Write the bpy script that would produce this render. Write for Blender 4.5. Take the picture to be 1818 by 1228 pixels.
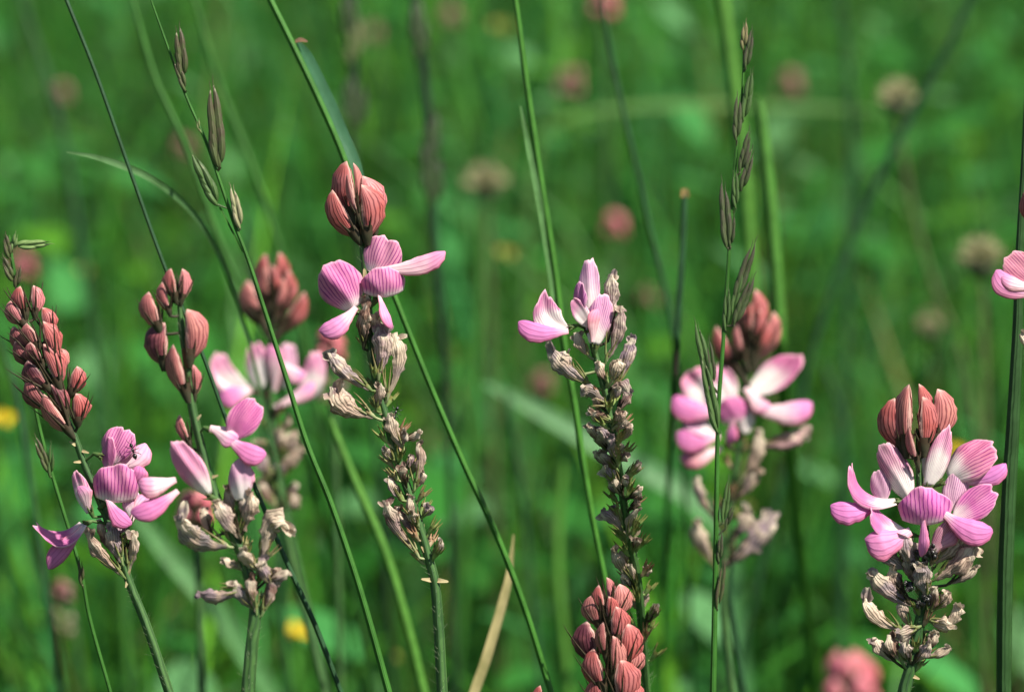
import bpy, math, random
import numpy as np
from mathutils import Vector, noise

random.seed(7)
rng = np.random.default_rng(7)
for o in list(bpy.data.objects):
    bpy.data.objects.remove(o, do_unlink=True)
scene = bpy.context.scene
COL = scene.collection

# ------------------------------------------------------------------ camera, light, exposure
PITCH = math.radians(14.0)
CAM = np.array([0.0, 0.0, 0.60])
LENS, SENSOR = 100.0, 36.0
FOCUS = 0.458
cam_data = bpy.data.cameras.new('camera')
cam_data.lens = LENS
cam_data.sensor_width = SENSOR
cam_data.sensor_fit = 'HORIZONTAL'
cam_data.clip_start = 0.02
cam_data.clip_end = 500.0
cam_data.dof.use_dof = True
cam_data.dof.focus_distance = FOCUS
cam_data.dof.aperture_fstop = 16.0
cam = bpy.data.objects.new('camera', cam_data)
cam.location = CAM
cam.rotation_euler = (math.pi / 2 - PITCH, 0, 0)
COL.objects.link(cam)
scene.camera = cam

SUN_EL = math.radians(56.0)
SUN_AZ = math.radians(62.0)          # to the right of straight behind the camera
sun_dir = Vector((math.sin(SUN_AZ) * math.cos(SUN_EL), -math.cos(SUN_AZ) * math.cos(SUN_EL), math.sin(SUN_EL)))
world = bpy.data.worlds.new('World')
scene.world = world
world.use_nodes = True
wn = world.node_tree
sky = wn.nodes.new('ShaderNodeTexSky')
sky.sky_type = 'NISHITA'
sky.sun_disc = False
sky.sun_elevation = SUN_EL
sky.sun_rotation = math.atan2(sun_dir.x, sun_dir.y)
bg = wn.nodes['Background']
bg.inputs['Strength'].default_value = 0.05
wn.links.new(sky.outputs[0], bg.inputs['Color'])
sl = bpy.data.lights.new('sun', 'SUN')
sl.energy = 5.0
sl.angle = math.radians(0.53)
sl.color = (1.0, 0.94, 0.82)
sun = bpy.data.objects.new('sun', sl)
sun.rotation_euler = sun_dir.to_track_quat('Z', 'Y').to_euler()
sun.location = (1, -1, 3)
COL.objects.link(sun)

vs = scene.view_settings
vs.view_transform = 'Standard'
vs.look = 'None'
vs.exposure = 1.12
vs.gamma = 1.0
vs.use_curve_mapping = False
scene.cycles.max_bounces = 8
scene.cycles.transmission_bounces = 6
scene.cycles.use_denoising = True

# ------------------------------------------------------------------ photo pixel -> place
RX = np.array([1.0, 0, 0])
UP = np.array([0, math.sin(PITCH), math.cos(PITCH)])
FW = np.array([0, math.cos(PITCH), -math.sin(PITCH)])
PXW = 1818.0


def px_size(d):
    return d * SENSOR / LENS / PXW


def place(a, d0, lean=0.0, y0=-614.0):
    """a: (n,3) of x right, y up (minus pixel row), z toward viewer, in photo pixels at depth d0 -> metres"""
    a = np.atleast_2d(np.asarray(a, float))
    s = px_size(d0)
    z = a[:, 2] + lean * np.minimum(0.0, a[:, 1] - y0)
    d = d0 - z * s
    k = (d * SENSOR / LENS / PXW)[:, None]
    return CAM + FW * d[:, None] + RX * (a[:, :1] - 909.0) * k + UP * (a[:, 1:2] + 614.0) * k


# ------------------------------------------------------------------ materials
def new_mat(name):
    m = bpy.data.materials.new(name)
    m.use_nodes = True
    m.node_tree.nodes.clear()
    return m, m.node_tree


class NT:
    def __init__(self, tree):
        self.t = tree

    def n(self, kind, **kw):
        nd = self.t.nodes.new(kind)
        for k, v in kw.items():
            setattr(nd, k, v)
        return nd

    def put(self, sock, v):
        if isinstance(v, bpy.types.NodeSocket):
            self.t.links.new(v, sock)
        elif v is not None:
            sock.default_value = v

    def math(self, op, a, b=None, c=None, clamp=False):
        nd = self.n('ShaderNodeMath', operation=op, use_clamp=clamp)
        self.put(nd.inputs[0], a)
        self.put(nd.inputs[1], b)
        if c is not None:
            self.put(nd.inputs[2], c)
        return nd.outputs[0]

    def ramp(self, v, lo, hi, a=0.0, b=1.0):
        nd = self.n('ShaderNodeMapRange', interpolation_type='SMOOTHSTEP')
        self.put(nd.inputs[0], v)
        self.put(nd.inputs[1], lo)
        self.put(nd.inputs[2], hi)
        self.put(nd.inputs[3], a)
        self.put(nd.inputs[4], b)
        return nd.outputs[0]

    def mix(self, f, a, b, mode='MIX'):
        nd = self.n('ShaderNodeMix', data_type='RGBA', blend_type=mode)
        self.put(nd.inputs[0], f)
        self.put(nd.inputs[6], a)
        self.put(nd.inputs[7], b)
        return nd.outputs[2]

    def noise(self, vec, scale, detail=2.0):
        nd = self.n('ShaderNodeTexNoise')
        self.put(nd.inputs['Vector'], vec)
        nd.inputs['Scale'].default_value = scale
        nd.inputs['Detail'].default_value = detail
        return nd.outputs['Fac']

    def uv(self):
        sp = self.n('ShaderNodeSeparateXYZ')
        uvn = self.n('ShaderNodeUVMap', uv_map='UVMap')
        self.t.links.new(uvn.outputs[0], sp.inputs[0])
        return sp.outputs[0], sp.outputs[1]

    def pos(self):
        return self.n('ShaderNodeNewGeometry').outputs['Position']

    def bump(self, h, strength, dist):
        nd = self.n('ShaderNodeBump')
        nd.inputs['Strength'].default_value = strength
        nd.inputs['Distance'].default_value = dist
        self.put(nd.inputs['Height'], h)
        return nd.outputs[0]

    def leaf_shader(self, col, trans=0.35, rough=0.55, spec=0.3, normal=None, tcol=None):
        p = self.n('ShaderNodeBsdfPrincipled')
        self.put(p.inputs['Base Color'], col)
        p.inputs['Roughness'].default_value = rough
        p.inputs['Specular IOR Level'].default_value = spec
        tr = self.n('ShaderNodeBsdfTranslucent')
        self.put(tr.inputs['Color'], tcol if tcol is not None else col)
        if normal is not None:
            self.t.links.new(normal, p.inputs['Normal'])
            self.t.links.new(normal, tr.inputs['Normal'])
        mx = self.n('ShaderNodeMixShader')
        mx.inputs[0].default_value = trans
        self.t.links.new(p.outputs[0], mx.inputs[1])
        self.t.links.new(tr.outputs[0], mx.inputs[2])
        out = self.n('ShaderNodeOutputMaterial')
        self.t.links.new(mx.outputs[0], out.inputs[0])


def veins(g, u, v, count, width, wob=0.35):
    """thin lines running along v; 1 on the line"""
    nz = g.noise(g.pos(), 500.0, 1.0)
    uu = g.math('ADD', g.math('MULTIPLY', u, float(count)), g.math('MULTIPLY', nz, wob))
    fr = g.math('ABSOLUTE', g.math('SUBTRACT', g.math('FRACT', uu), 0.5))
    return g.ramp(fr, width, width * 0.35)


def mat_banner():
    m, t = new_mat('petal_striped')
    g = NT(t)
    u, v = g.uv()
    oi = g.n('ShaderNodeObjectInfo')
    ln = veins(g, u, v, 13, 0.21, 0.75)
    nz = g.noise(g.pos(), 420.0, 3.0)
    w = g.math('ADD', v, g.math('MULTIPLY', g.math('SUBTRACT', nz, 0.5), 0.35))
    e = oi.outputs['Alpha']
    white = g.ramp(w, g.math('ADD', e, 0.22), g.math('SUBTRACT', e, 0.2))
    base = g.mix(white, oi.outputs['Color'], (0.88, 0.83, 0.79, 1))
    blotch = g.ramp(g.noise(g.pos(), 260.0, 2.0), 0.35, 0.7)
    base = g.mix(g.math('MULTIPLY', g.math('MULTIPLY', blotch, g.math('SUBTRACT', 1.0, white)), 0.32), base, (0.84, 0.46, 0.60, 1))
    dark = g.mix(1.0, oi.outputs['Color'], (0.44, 0.10, 0.55, 1), 'MULTIPLY')
    amt = g.math('MULTIPLY', ln, g.ramp(v, 0.02, 0.3, 0.4, 0.9))
    amt = g.math('MULTIPLY', amt, g.ramp(v, 0.99, 0.90))
    amt = g.math('MULTIPLY', amt, g.math('SUBTRACT', 1.0, g.math('MULTIPLY', white, 0.45)))
    amt = g.math('MULTIPLY', amt, g.ramp(g.noise(g.pos(), 650.0, 2.0), 0.3, 0.62, 0.5, 1.0))
    col = g.mix(amt, base, dark)
    edge = g.ramp(g.math('ABSOLUTE', g.math('SUBTRACT', u, 0.5)), 0.44, 0.5)
    tip = g.math('MAXIMUM', edge, g.ramp(v, 0.945, 0.995))
    col = g.mix(g.math('MULTIPLY', tip, 0.5), col, (0.85, 0.62, 0.66, 1))
    nrm = g.bump(g.math('ADD', ln, g.math('MULTIPLY', nz, 1.2)), 0.35, 0.0002)
    g.leaf_shader(col, 0.45, 0.55, 0.25, nrm)
    return m


def mat_keel():
    m, t = new_mat('petal_keel')
    g = NT(t)
    u, v = g.uv()
    oi = g.n('ShaderNodeObjectInfo')
    ln = veins(g, u, v, 18, 0.22)
    nz = g.noise(g.pos(), 350.0, 3.0)
    w = g.math('ADD', v, g.math('MULTIPLY', g.math('SUBTRACT', nz, 0.5), 0.5))
    e = oi.outputs['Alpha']
    white = g.ramp(w, g.math('ADD', e, 0.25), g.math('SUBTRACT', e, 0.25))
    col = g.mix(white, oi.outputs['Color'], (0.85, 0.62, 0.66, 1))
    purple = g.ramp(w, 0.55, 0.95)
    col = g.mix(g.math('MULTIPLY', purple, 0.5), col, (0.54, 0.16, 0.40, 1))
    low = g.ramp(g.math('ABSOLUTE', g.math('SUBTRACT', u, 0.5)), 0.16, 0.0)
    col = g.mix(g.math('MULTIPLY', low, 0.6), col, (0.66, 0.16, 0.20, 1))
    dark = g.mix(1.0, oi.outputs['Color'], (0.5, 0.28, 0.5, 1), 'MULTIPLY')
    col = g.mix(g.math('MULTIPLY', ln, 0.32), col, dark)
    nrm = g.bump(g.math('ADD', g.math('MULTIPLY', ln, 0.6), nz), 0.35, 0.0002)
    g.leaf_shader(col, 0.28, 0.55, 0.28, nrm)
    return m


def mat_bud():
    m, t = new_mat('bud_skin')
    g = NT(t)
    u, v = g.uv()
    oi = g.n('ShaderNodeObjectInfo')
    ln = veins(g, u, v, 21, 0.23, 0.16)
    nz = g.noise(g.pos(), 300.0, 3.0)
    field = g.mix(g.ramp(nz, 0.35, 0.7), oi.outputs['Color'], (0.50, 0.165, 0.165, 1))
    ud = g.math('ABSOLUTE', g.math('SUBTRACT', u, 0.5))          # 0 at the open edge, .5 on the back
    rim = g.math('MAXIMUM', g.ramp(ud, 0.13, 0.085), g.ramp(v, 0.90, 0.99))
    col = g.mix(g.math('MULTIPLY', rim, 0.65), field, (0.84, 0.58, 0.50, 1))
    back = g.ramp(ud, 0.44, 0.5)
    col = g.mix(g.math('MULTIPLY', back, 0.55), col, (0.52, 0.09, 0.10, 1))
    dark = g.mix(1.0, field, (0.33, 0.18, 0.26, 1), 'MULTIPLY')
    amt = g.math('MULTIPLY', ln, g.ramp(v, 0.97, 0.70, 0.2, 0.85))
    col = g.mix(amt, col, dark)
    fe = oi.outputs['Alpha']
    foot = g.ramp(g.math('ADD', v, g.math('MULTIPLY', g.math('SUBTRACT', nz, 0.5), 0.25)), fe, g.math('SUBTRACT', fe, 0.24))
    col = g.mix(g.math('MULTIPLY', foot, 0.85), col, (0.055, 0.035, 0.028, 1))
    nrm = g.bump(g.math('ADD', ln, nz), 0.4, 0.0002)
    g.leaf_shader(col, 0.30, 0.48, 0.35, nrm)
    return m


def mat_withered():
    m, t = new_mat('withered_petal')
    g = NT(t)
    u, v = g.uv()
    oi = g.n('ShaderNodeObjectInfo')
    ln = veins(g, u, v, 17, 0.3, 1.4)
    nz = g.noise(g.pos(), 520.0, 4.0)
    col = g.mix(g.ramp(nz, 0.38, 0.66), oi.outputs['Color'], (0.58, 0.44, 0.34, 1))
    mauve = g.ramp(g.noise(g.pos(), 190.0, 2.0), 0.52, 0.7)
    col = g.mix(g.math('MULTIPLY', mauve, 0.55), col, (0.20, 0.14, 0.21, 1))
    col = g.mix(g.math('MULTIPLY', ln, 0.5), col, (0.12, 0.07, 0.07, 1))
    cream = g.math('MULTIPLY', g.ramp(v, 0.55, 0.95), g.ramp(nz, 0.44, 0.56))
    col = g.mix(g.math('MULTIPLY', cream, 0.85), col, (0.80, 0.70, 0.55, 1))
    nrm = g.bump(g.math('ADD', ln, g.math('MULTIPLY', nz, 2.0)), 0.7, 0.0003)
    g.leaf_shader(col, 0.32, 0.7, 0.12, nrm)
    return m


def mat_calyx():
    m, t = new_mat('calyx_skin')
    g = NT(t)
    u, v = g.uv()
    oi = g.n('ShaderNodeObjectInfo')
    nz = g.noise(g.pos(), 700.0, 3.0)
    col = g.mix(g.ramp(nz, 0.35, 0.7), oi.outputs['Color'], g.mix(1.0, oi.outputs['Color'], (0.62, 0.72, 0.6, 1), 'MULTIPLY'))
    col = g.mix(g.ramp(v, 0.40, 0.8), col, g.mix(1.0, oi.outputs['Color'], (0.78, 0.56, 0.50, 1), 'MULTIPLY'))
    nrm = g.bump(nz, 0.5, 0.0002)
    g.leaf_shader(col, 0.2, 0.6, 0.25, nrm)
    return m


def mat_stem(name, a, b, c, streaks=7, trans=0.12, spec=0.35):
    m, t = new_mat(name)
    g = NT(t)
    u, v = g.uv()
    nz = g.noise(g.pos(), 260.0, 3.0)
    ln = veins(g, u, v, streaks, 0.3, 0.5)
    col = g.mix(g.ramp(nz, 0.3, 0.7), a, b)
    col = g.mix(g.math('MULTIPLY', ln, 0.55), col, c)
    nrm = g.bump(g.math('ADD', g.math('MULTIPLY', ln, -1.0), nz), 0.5, 0.0003)
    g.leaf_shader(col, trans, 0.5, spec, nrm)
    return m


def mat_plain(name, a, b, scale=300.0, trans=0.2, rough=0.6, spec=0.2):
    m, t = new_mat(name)
    g = NT(t)
    nz = g.noise(g.pos(), scale, 3.0)
    col = g.mix(g.ramp(nz, 0.3, 0.7), a, b)
    g.leaf_shader(col, trans, rough, spec, g.bump(nz, 0.3, 0.0003))
    return m


def mat_tinted(name, trans=0.2):
    m, t = new_mat(name)
    g = NT(t)
    u, v = g.uv()
    oi = g.n('ShaderNodeObjectInfo')
    nz = g.noise(g.pos(), 260.0, 3.0)
    ln = veins(g, u, v, 9, 0.3, 0.4)
    dark = g.mix(1.0, oi.outputs['Color'], (0.55, 0.6, 0.5, 1), 'MULTIPLY')
    col = g.mix(g.ramp(nz, 0.3, 0.75), oi.outputs['Color'], dark)
    col = g.mix(g.math('MULTIPLY', ln, 0.5), col, dark)
    nrm = g.bump(g.math('ADD', ln, nz), 0.45, 0.0003)
    g.leaf_shader(col, trans, 0.5, 0.3, nrm)
    return m


def mat_glume():
    m, t = new_mat('glume')
    g = NT(t)
    u, v = g.uv()
    oi = g.n('ShaderNodeObjectInfo')
    nz = g.noise(g.pos(), 420.0, 3.0)
    ln = veins(g, u, v, 8, 0.25, 0.3)
    green = g.mix(0.28, oi.outputs['Color'], (0.09, 0.20, 0.045, 1))
    w = g.math('ADD', v, g.math('MULTIPLY', g.math('SUBTRACT', nz, 0.5), 0.7))
    col = g.mix(g.ramp(w, 0.25, 0.7), green, oi.outputs['Color'])
    col = g.mix(g.math('MULTIPLY', ln, 0.28), col, (0.17, 0.22, 0.10, 1))
    edge = g.ramp(w, 0.92, 1.05)
    col = g.mix(g.math('MULTIPLY', edge, 0.6), col, (0.42, 0.40, 0.26, 1))
    g.leaf_shader(col, 0.15, 0.5, 0.3, g.bump(g.math('ADD', ln, nz), 0.5, 0.0002))
    return m


def mat_meadow():
    m, t = new_mat('meadow_grass')
    g = NT(t)
    at = g.n('ShaderNodeAttribute', attribute_name='Tint')
    nz = g.noise(g.pos(), 60.0, 2.0)
    col = g.mix(g.math('MULTIPLY', nz, 0.25), at.outputs['Color'], (0.05, 0.13, 0.02, 1))
    g.leaf_shader(col, 0.38, 0.55, 0.08)
    return m


def mat_ground():
    m, t = new_mat('meadow_soil')
    g = NT(t)
    nz = g.noise(g.pos(), 14.0, 6.0)
    n2 = g.noise(g.pos(), 1.3, 3.0)
    col = g.mix(g.ramp(nz, 0.35, 0.65), (0.045, 0.040, 0.020, 1), (0.035, 0.075, 0.018, 1))
    col = g.mix(g.ramp(n2, 0.4, 0.6), col, (0.03, 0.085, 0.02, 1))
    g.leaf_shader(col, 0.0, 0.9, 0.1, g.bump(nz, 0.6, 0.02))
    return m


M = dict(
    banner=mat_banner(), keel=mat_keel(), bud=mat_bud(), withered=mat_withered(), calyx=mat_calyx(),
    stem=mat_stem('sainfoin_stem', (0.032, 0.090, 0.022, 1), (0.060, 0.140, 0.034, 1), (0.018, 0.045, 0.018, 1)),
    stalk=mat_tinted('grass_stalk', 0.2),
    hair=mat_plain('stem_hair', (0.42, 0.48, 0.30, 1), (0.55, 0.58, 0.42, 1), 300, 0.5),
    meadow=mat_meadow(), ground=mat_ground(),
    glume=mat_glume(),
    black=mat_plain('insect_black', (0.006, 0.006, 0.007, 1), (0.012, 0.010, 0.009, 1), 2000, 0.0, 0.35, 0.5),
    bract=mat_plain('dry_bract', (0.40, 0.30, 0.16, 1), (0.52, 0.44, 0.25, 1), 600, 0.3),
    dull_yellow=mat_plain('dull_yellow_petal', (0.30, 0.34, 0.06, 1), (0.38, 0.38, 0.10, 1), 300, 0.3, 0.5, 0.2),
    yellow=mat_plain('yellow_petal', (0.80, 0.55, 0.02, 1), (0.75, 0.62, 0.05, 1), 300, 0.3, 0.4, 0.4),
)


# ------------------------------------------------------------------ mesh pieces in pixel units
class Mesh:
    """collects vertices / quads / uv of one part"""

    def __init__(self):
        self.v, self.f, self.uv = [], [], []
        self.nv = 0

    def grid(self, P, UV, closed=False):
        """P (a,b,3), UV (a,b,2): quads between rows; closed wraps b"""
        a, b = P.shape[:2]
        base = self.nv
        self.v.append(P.reshape(-1, 3))
        self.uv.append(UV.reshape(-1, 2))
        self.nv += a * b
        I = np.arange(a * b).reshape(a, b) + base
        if closed:
            I = np.concatenate([I, I[:, :1]], 1)
        q = np.stack([I[:-1, :-1], I[:-1, 1:], I[1:, 1:], I[1:, :-1]], -1).reshape(-1, 4)
        self.f.append(q)
        return self

    def arrays(self):
        return np.concatenate(self.v), np.concatenate(self.f), np.concatenate(self.uv)


def link(name, V, F, UV, mat, parent=None, origin=None, color=None):
    me = bpy.data.meshes.new(name)
    V = np.asarray(V, float)
    if origin is not None:
        V = V - origin
    n, nf = len(V), len(F)
    k = F.shape[1]
    me.vertices.add(n)
    me.vertices.foreach_set('co', V.ravel())
    me.loops.add(nf * k)
    me.loops.foreach_set('vertex_index', F.ravel().astype(np.int32))
    me.polygons.add(nf)
    me.polygons.foreach_set('loop_start', np.arange(0, nf * k, k, dtype=np.int32))
    me.polygons.foreach_set('use_smooth', np.ones(nf, bool))
    if UV is not None:
        ul = me.uv_layers.new(name='UVMap')
        ul.data.foreach_set('uv', UV[F.ravel()].ravel())
    me.update()
    me.validate()
    me.materials.append(mat)
    o = bpy.data.objects.new(name, me)
    COL.objects.link(o)
    if parent is not None:
        o.parent = parent
    if color is not None:
        o.color = color
    return o


def unit(a):
    a = np.asarray(a, float)
    return a / max(1e-9, np.linalg.norm(a))


def sstep(x, a, b):
    x = np.clip((x - a) / (b - a), 0, 1)
    return x * x * (3 - 2 * x)


def smooth_noise(P, scale, seed):
    out = np.empty(len(P))
    for i, p in enumerate(P):
        out[i] = noise.noise(Vector((p[0] * scale + seed, p[1] * scale - seed * 0.7, p[2] * scale + seed * 1.3)))
    return out


def quad_spine(b, m, t, n):
    v = np.linspace(0, 1, n)[:, None]
    return (1 - v) ** 2 * b + 2 * v * (1 - v) * m + v ** 2 * t


def petal_grid(b, t, w, nrm, bend=0.0, cup=0.0, fold=0.0, notch=0.08, base=0.22, mid=None, nu=13, nv=13, seed=0, ripple=0.03, shoulder=0.55, wob=0.07, edge=-0.07):
    b, t = np.array(b, float), np.array(t, float)
    L = np.linalg.norm(t - b)
    a = unit(t - b)
    nrm = unit(np.array(nrm, float) - a * np.dot(nrm, a))
    if mid is None:
        mid = (b + t) / 2 + nrm * bend * L * 2
    else:
        mid = np.array(mid, float)
    sp = quad_spine(b, mid, t, 41)
    tan = np.gradient(sp, axis=0)
    tan /= np.linalg.norm(tan, axis=1)[:, None]
    side0 = unit(np.cross(a, nrm))
    side = side0[None] - tan * (tan @ side0)[:, None]
    side /= np.linalg.norm(side, axis=1)[:, None]
    nn = np.cross(side, tan)
    U = np.linspace(-1, 1, nu)
    Vv = np.linspace(0, 1, nv)
    P = np.empty((nv, nu, 3))
    UV = np.empty((nv, nu, 2))
    Lu = (1 - shoulder) + shoulder * np.sqrt(np.clip(1 - U ** 2 * 0.97, 0, 1)) - notch * np.exp(-(U / 0.16) ** 2)
    if nu > 9:
        Lu = Lu + 0.018 * np.sin(U * 9 + seed * 3.1) + 0.012 * np.sin(U * 17 + seed)
    for i, v in enumerate(Vv):
        hw = w / 2 * (base + (1 - base) * math.sin(min(1.0, v * 1.15) * math.pi / 2) ** 0.9)
        s = v * Lu * 40
        j = np.clip(s.astype(int), 0, 39)
        fr = (s - j)[:, None]
        pt = sp[j] * (1 - fr) + sp[j + 1] * fr
        off = cup * hw * U ** 2 - fold * hw * (1 - np.abs(U)) + ripple * w * np.sin(U * 5.0 + seed * 1.7 + v * 3) * v
        lat = U * hw * (1 - 0.25 * min(1, abs(fold)))
        if nu > 9:
            off = off + wob * w * v * (0.5 * np.sin(U * 2.3 + seed * 2.1) + 0.5 * np.sin(U * 7.0 + v * 5 + seed)) + edge * w * np.abs(U) ** 5 * v
        P[i] = pt + side[j] * lat[:, None] + nn[j] * off[:, None]
        UV[i, :, 0] = (U + 1) / 2
        UV[i, :, 1] = v
    return P, UV


def pod_grid(b, t, h, th, dorsal, bend=0.1, prof=None, nphi=18, nv=13, gap=0.0, sharp=1.0, mid=None, crumple=0.0, seed=0.0, ventral=1.0, twist=0.0):
    """flattened pod along b->t; dorsal = direction of its rounded back"""
    b, t = np.array(b, float), np.array(t, float)
    L = np.linalg.norm(t - b)
    a = unit(t - b)
    dorsal = np.array(dorsal, float)
    dorsal = unit(dorsal - a * np.dot(dorsal, a))
    if mid is None:
        mid = (b + t) / 2 + dorsal * bend * L * 2
    else:
        mid = np.array(mid, float)
    v = np.linspace(0, 1, nv)
    sp = quad_spine(b, mid, t, nv)
    tan = np.gradient(sp, axis=0)
    tan /= np.linalg.norm(tan, axis=1)[:, None]
    dd = dorsal[None] - tan * (tan @ dorsal)[:, None]
    dd /= np.linalg.norm(dd, axis=1)[:, None]
    ss = np.cross(tan, dd)
    pr = prof(v)
    if gap > 0:
        phi = np.linspace(-math.pi * (1 - gap), math.pi * (1 - gap), nphi)
        uu = (phi / (2 * math.pi)) % 1.0
    else:
        phi = np.linspace(-math.pi, math.pi, nphi)
        uu = phi / (2 * math.pi) + 0.5
        uu = (uu + 0.5) % 1.0
    # u: 0/1 at the back, .5 at the belly
    uu = np.where(phi < 0, -phi / (2 * math.pi), 1 - phi / (2 * math.pi))
    c, s = np.cos(phi), np.sin(phi)
    hd = np.where(c > 0, 1.0, ventral)
    P = np.empty((nv, nphi, 3))
    for i in range(nv):
        tw = twist * v[i]
        d2 = dd[i] * math.cos(tw) + ss[i] * math.sin(tw)
        s2 = -dd[i] * math.sin(tw) + ss[i] * math.cos(tw)
        P[i] = sp[i] + np.outer(c * hd * h / 2 * pr[i], d2) + np.outer(np.sign(s) * np.abs(s) ** sharp * th / 2 * pr[i], s2)
    if crumple > 0:
        flat = P.reshape(-1, 3)
        nz = smooth_noise(flat, 0.09, seed)
        n2 = smooth_noise(flat, 0.22, seed + 9)
        cen = np.repeat(sp, nphi, 0)
        rad = flat - cen
        wave = np.tile(np.sin(phi * 5 + seed), nv) * np.repeat(sstep(v, 0, .3), nphi)
        k = 1 + crumple * (nz * 1.6 + n2 * 0.9) + crumple * 0.30 * wave
        flat = cen + rad * k[:, None]
        flat += np.stack([n2, nz, -n2], 1) * crumple * h * 0.25 * np.repeat(v, nphi)[:, None]
        P = flat.reshape(nv, nphi, 3)
    UV = np.empty((nv, nphi, 2))
    UV[..., 0] = uu[None]
    UV[..., 1] = v[:, None]
    return P, UV


def prof_bud(v):
    return np.clip(np.sin(np.pi * np.clip(v, 0, 1) ** 1.15), 0, 1) ** 0.82 + 0.02


def prof_keel(v):
    body = 0.28 + 0.72 * sstep(v, 0.0, 0.70)
    x = np.clip((v - 0.66) / 0.342, 0, 1)
    end = 0.75 * np.sqrt(np.clip(1 - x ** 2.2, 0, 1)) + 0.25 * (1 - x ** 1.7)
    return body * end + 0.02


def prof_withered(v):
    body = 0.28 + 0.72 * sstep(v, 0.05, 0.65)
    end = 1 - 0.62 * sstep(v, 0.72, 1.0)
    return body * end


def prof_calyx(v):
    return 0.42 + 0.58 * np.sin(np.clip(v * 1.25, 0, 1) * np.pi / 2)


def prof_lance(v):
    return np.clip(np.sin(np.pi * np.clip(v, 0, 1) ** 0.75), 0, 1) ** 0.9 + 0.03


def prof_spike(v):
    return 1.0 - 0.93 * v


def tube_grid(pts, rad, nseg=8):
    pts = np.asarray(pts, float)
    tan = np.gradient(pts, axis=0)
    tan /= np.maximum(1e-12, np.linalg.norm(tan, axis=1))[:, None]
    ref = np.array([0.13, 0.2, 1.0])
    s = np.cross(tan, ref)
    s /= np.linalg.norm(s, axis=1)[:, None]
    q = np.cross(s, tan)
    ang = np.linspace(0, 2 * math.pi, nseg + 1)
    P = pts[:, None] + (np.cos(ang)[None, :, None] * s[:, None] + np.sin(ang)[None, :, None] * q[:, None]) * np.asarray(rad)[:, None, None]
    UV = np.empty(P.shape[:2] + (2,))
    UV[..., 0] = (ang / (2 * math.pi))[None]
    UV[..., 1] = np.linspace(0, 1, len(pts))[:, None]
    return P, UV


def ribbon_grid(pts, hw, face, cup=0.25):
    """flat leaf blade, slightly keeled"""
    pts = np.asarray(pts, float)
    tan = np.gradient(pts, axis=0)
    tan /= np.maximum(1e-12, np.linalg.norm(tan, axis=1))[:, None]
    s = np.cross(tan, np.asarray(face, float))
    s /= np.linalg.norm(s, axis=1)[:, None]
    nn = np.cross(s, tan)
    U = np.array([-1, -.5, 0, .5, 1.0])
    P = pts[:, None] + s[:, None] * (U[None, :, None] * np.asarray(hw)[:, None, None]) + nn[:, None] * ((U ** 2 - .5)[None, :, None] * np.asarray(hw)[:, None, None] * cup)
    UV = np.empty(P.shape[:2] + (2,))
    UV[..., 0] = ((U + 1) / 2)[None]
    UV[..., 1] = np.linspace(0, 1, len(pts))[:, None]
    return P, UV


def crom(pts, n=6):
    pts = np.asarray(pts, float)
    p = np.vstack([2 * pts[0] - pts[1], pts, 2 * pts[-1] - pts[-2]])
    out = []
    for i in range(1, len(p) - 2):
        for k in range(n):
            t = k / n
            a, b, c, d = p[i - 1], p[i], p[i + 1], p[i + 2]
            out.append(0.5 * (2 * b + (c - a) * t + (2 * a - 5 * b + 4 * c - d) * t ** 2 + (3 * b - a - 3 * c + d) * t ** 3))
    out.append(p[-2])
    return np.array(out)


def to_ground(W, rad, drift=0.25):
    """continue a stem downwards from its last point to the soil"""
    last, prev = W[-1], W[max(0, len(W) - 6)]
    d = unit(last - prev)
    n = 9
    h = last[2]
    slope = np.array([d[0], d[1]]) / max(0.35, -d[2]) if d[2] < 0 else np.zeros(2)
    ext = []
    for i in range(1, n + 1):
        k = i / n
        e = last.copy()
        e[:2] += slope * h * k * (1 - 0.45 * k) * min(1.0, drift * 4)
        e[2] = h * (1 - k) - 0.01 * (k == 1)
        ext.append(e)
    return np.vstack([W, ext]), np.concatenate([rad, np.linspace(rad[-1], rad[-1] * 1.25, n)])


def tag(o, label, cat, group=None):
    o['label'] = label
    o['category'] = cat
    if group:
        o['group'] = group
    return o


def empty(name, loc):
    e = bpy.data.objects.new(name, None)
    e.empty_display_size = 0.01
    e.location = loc
    COL.objects.link(e)
    return e


def p3(x, y, z=0.0):
    return np.array([x, -y, z], float)


# ------------------------------------------------------------------ ground and meadow
def terrain(x, y):
    return 0.012 * np.sin(x * 2.3 + 0.7) * np.cos(y * 1.9)


def build_ground():
    g = np.concatenate([np.linspace(-300, -6, 10), np.linspace(-5.5, 5.5, 45), np.linspace(6, 300, 10)])
    X, Y = np.meshgrid(g, g)
    Z = np.where((abs(X) < 6) & (abs(Y) < 6), terrain(X, Y), 0.0) - 0.004
    P = np.stack([X, Y, Z], -1)
    m = Mesh().grid(P, np.stack([X, Y], -1))
    o = link('ground', *m.arrays(), M['ground'])
    o['kind'] = 'structure'
    o['label'] = 'dark soil and moss under the meadow grass'


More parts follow.
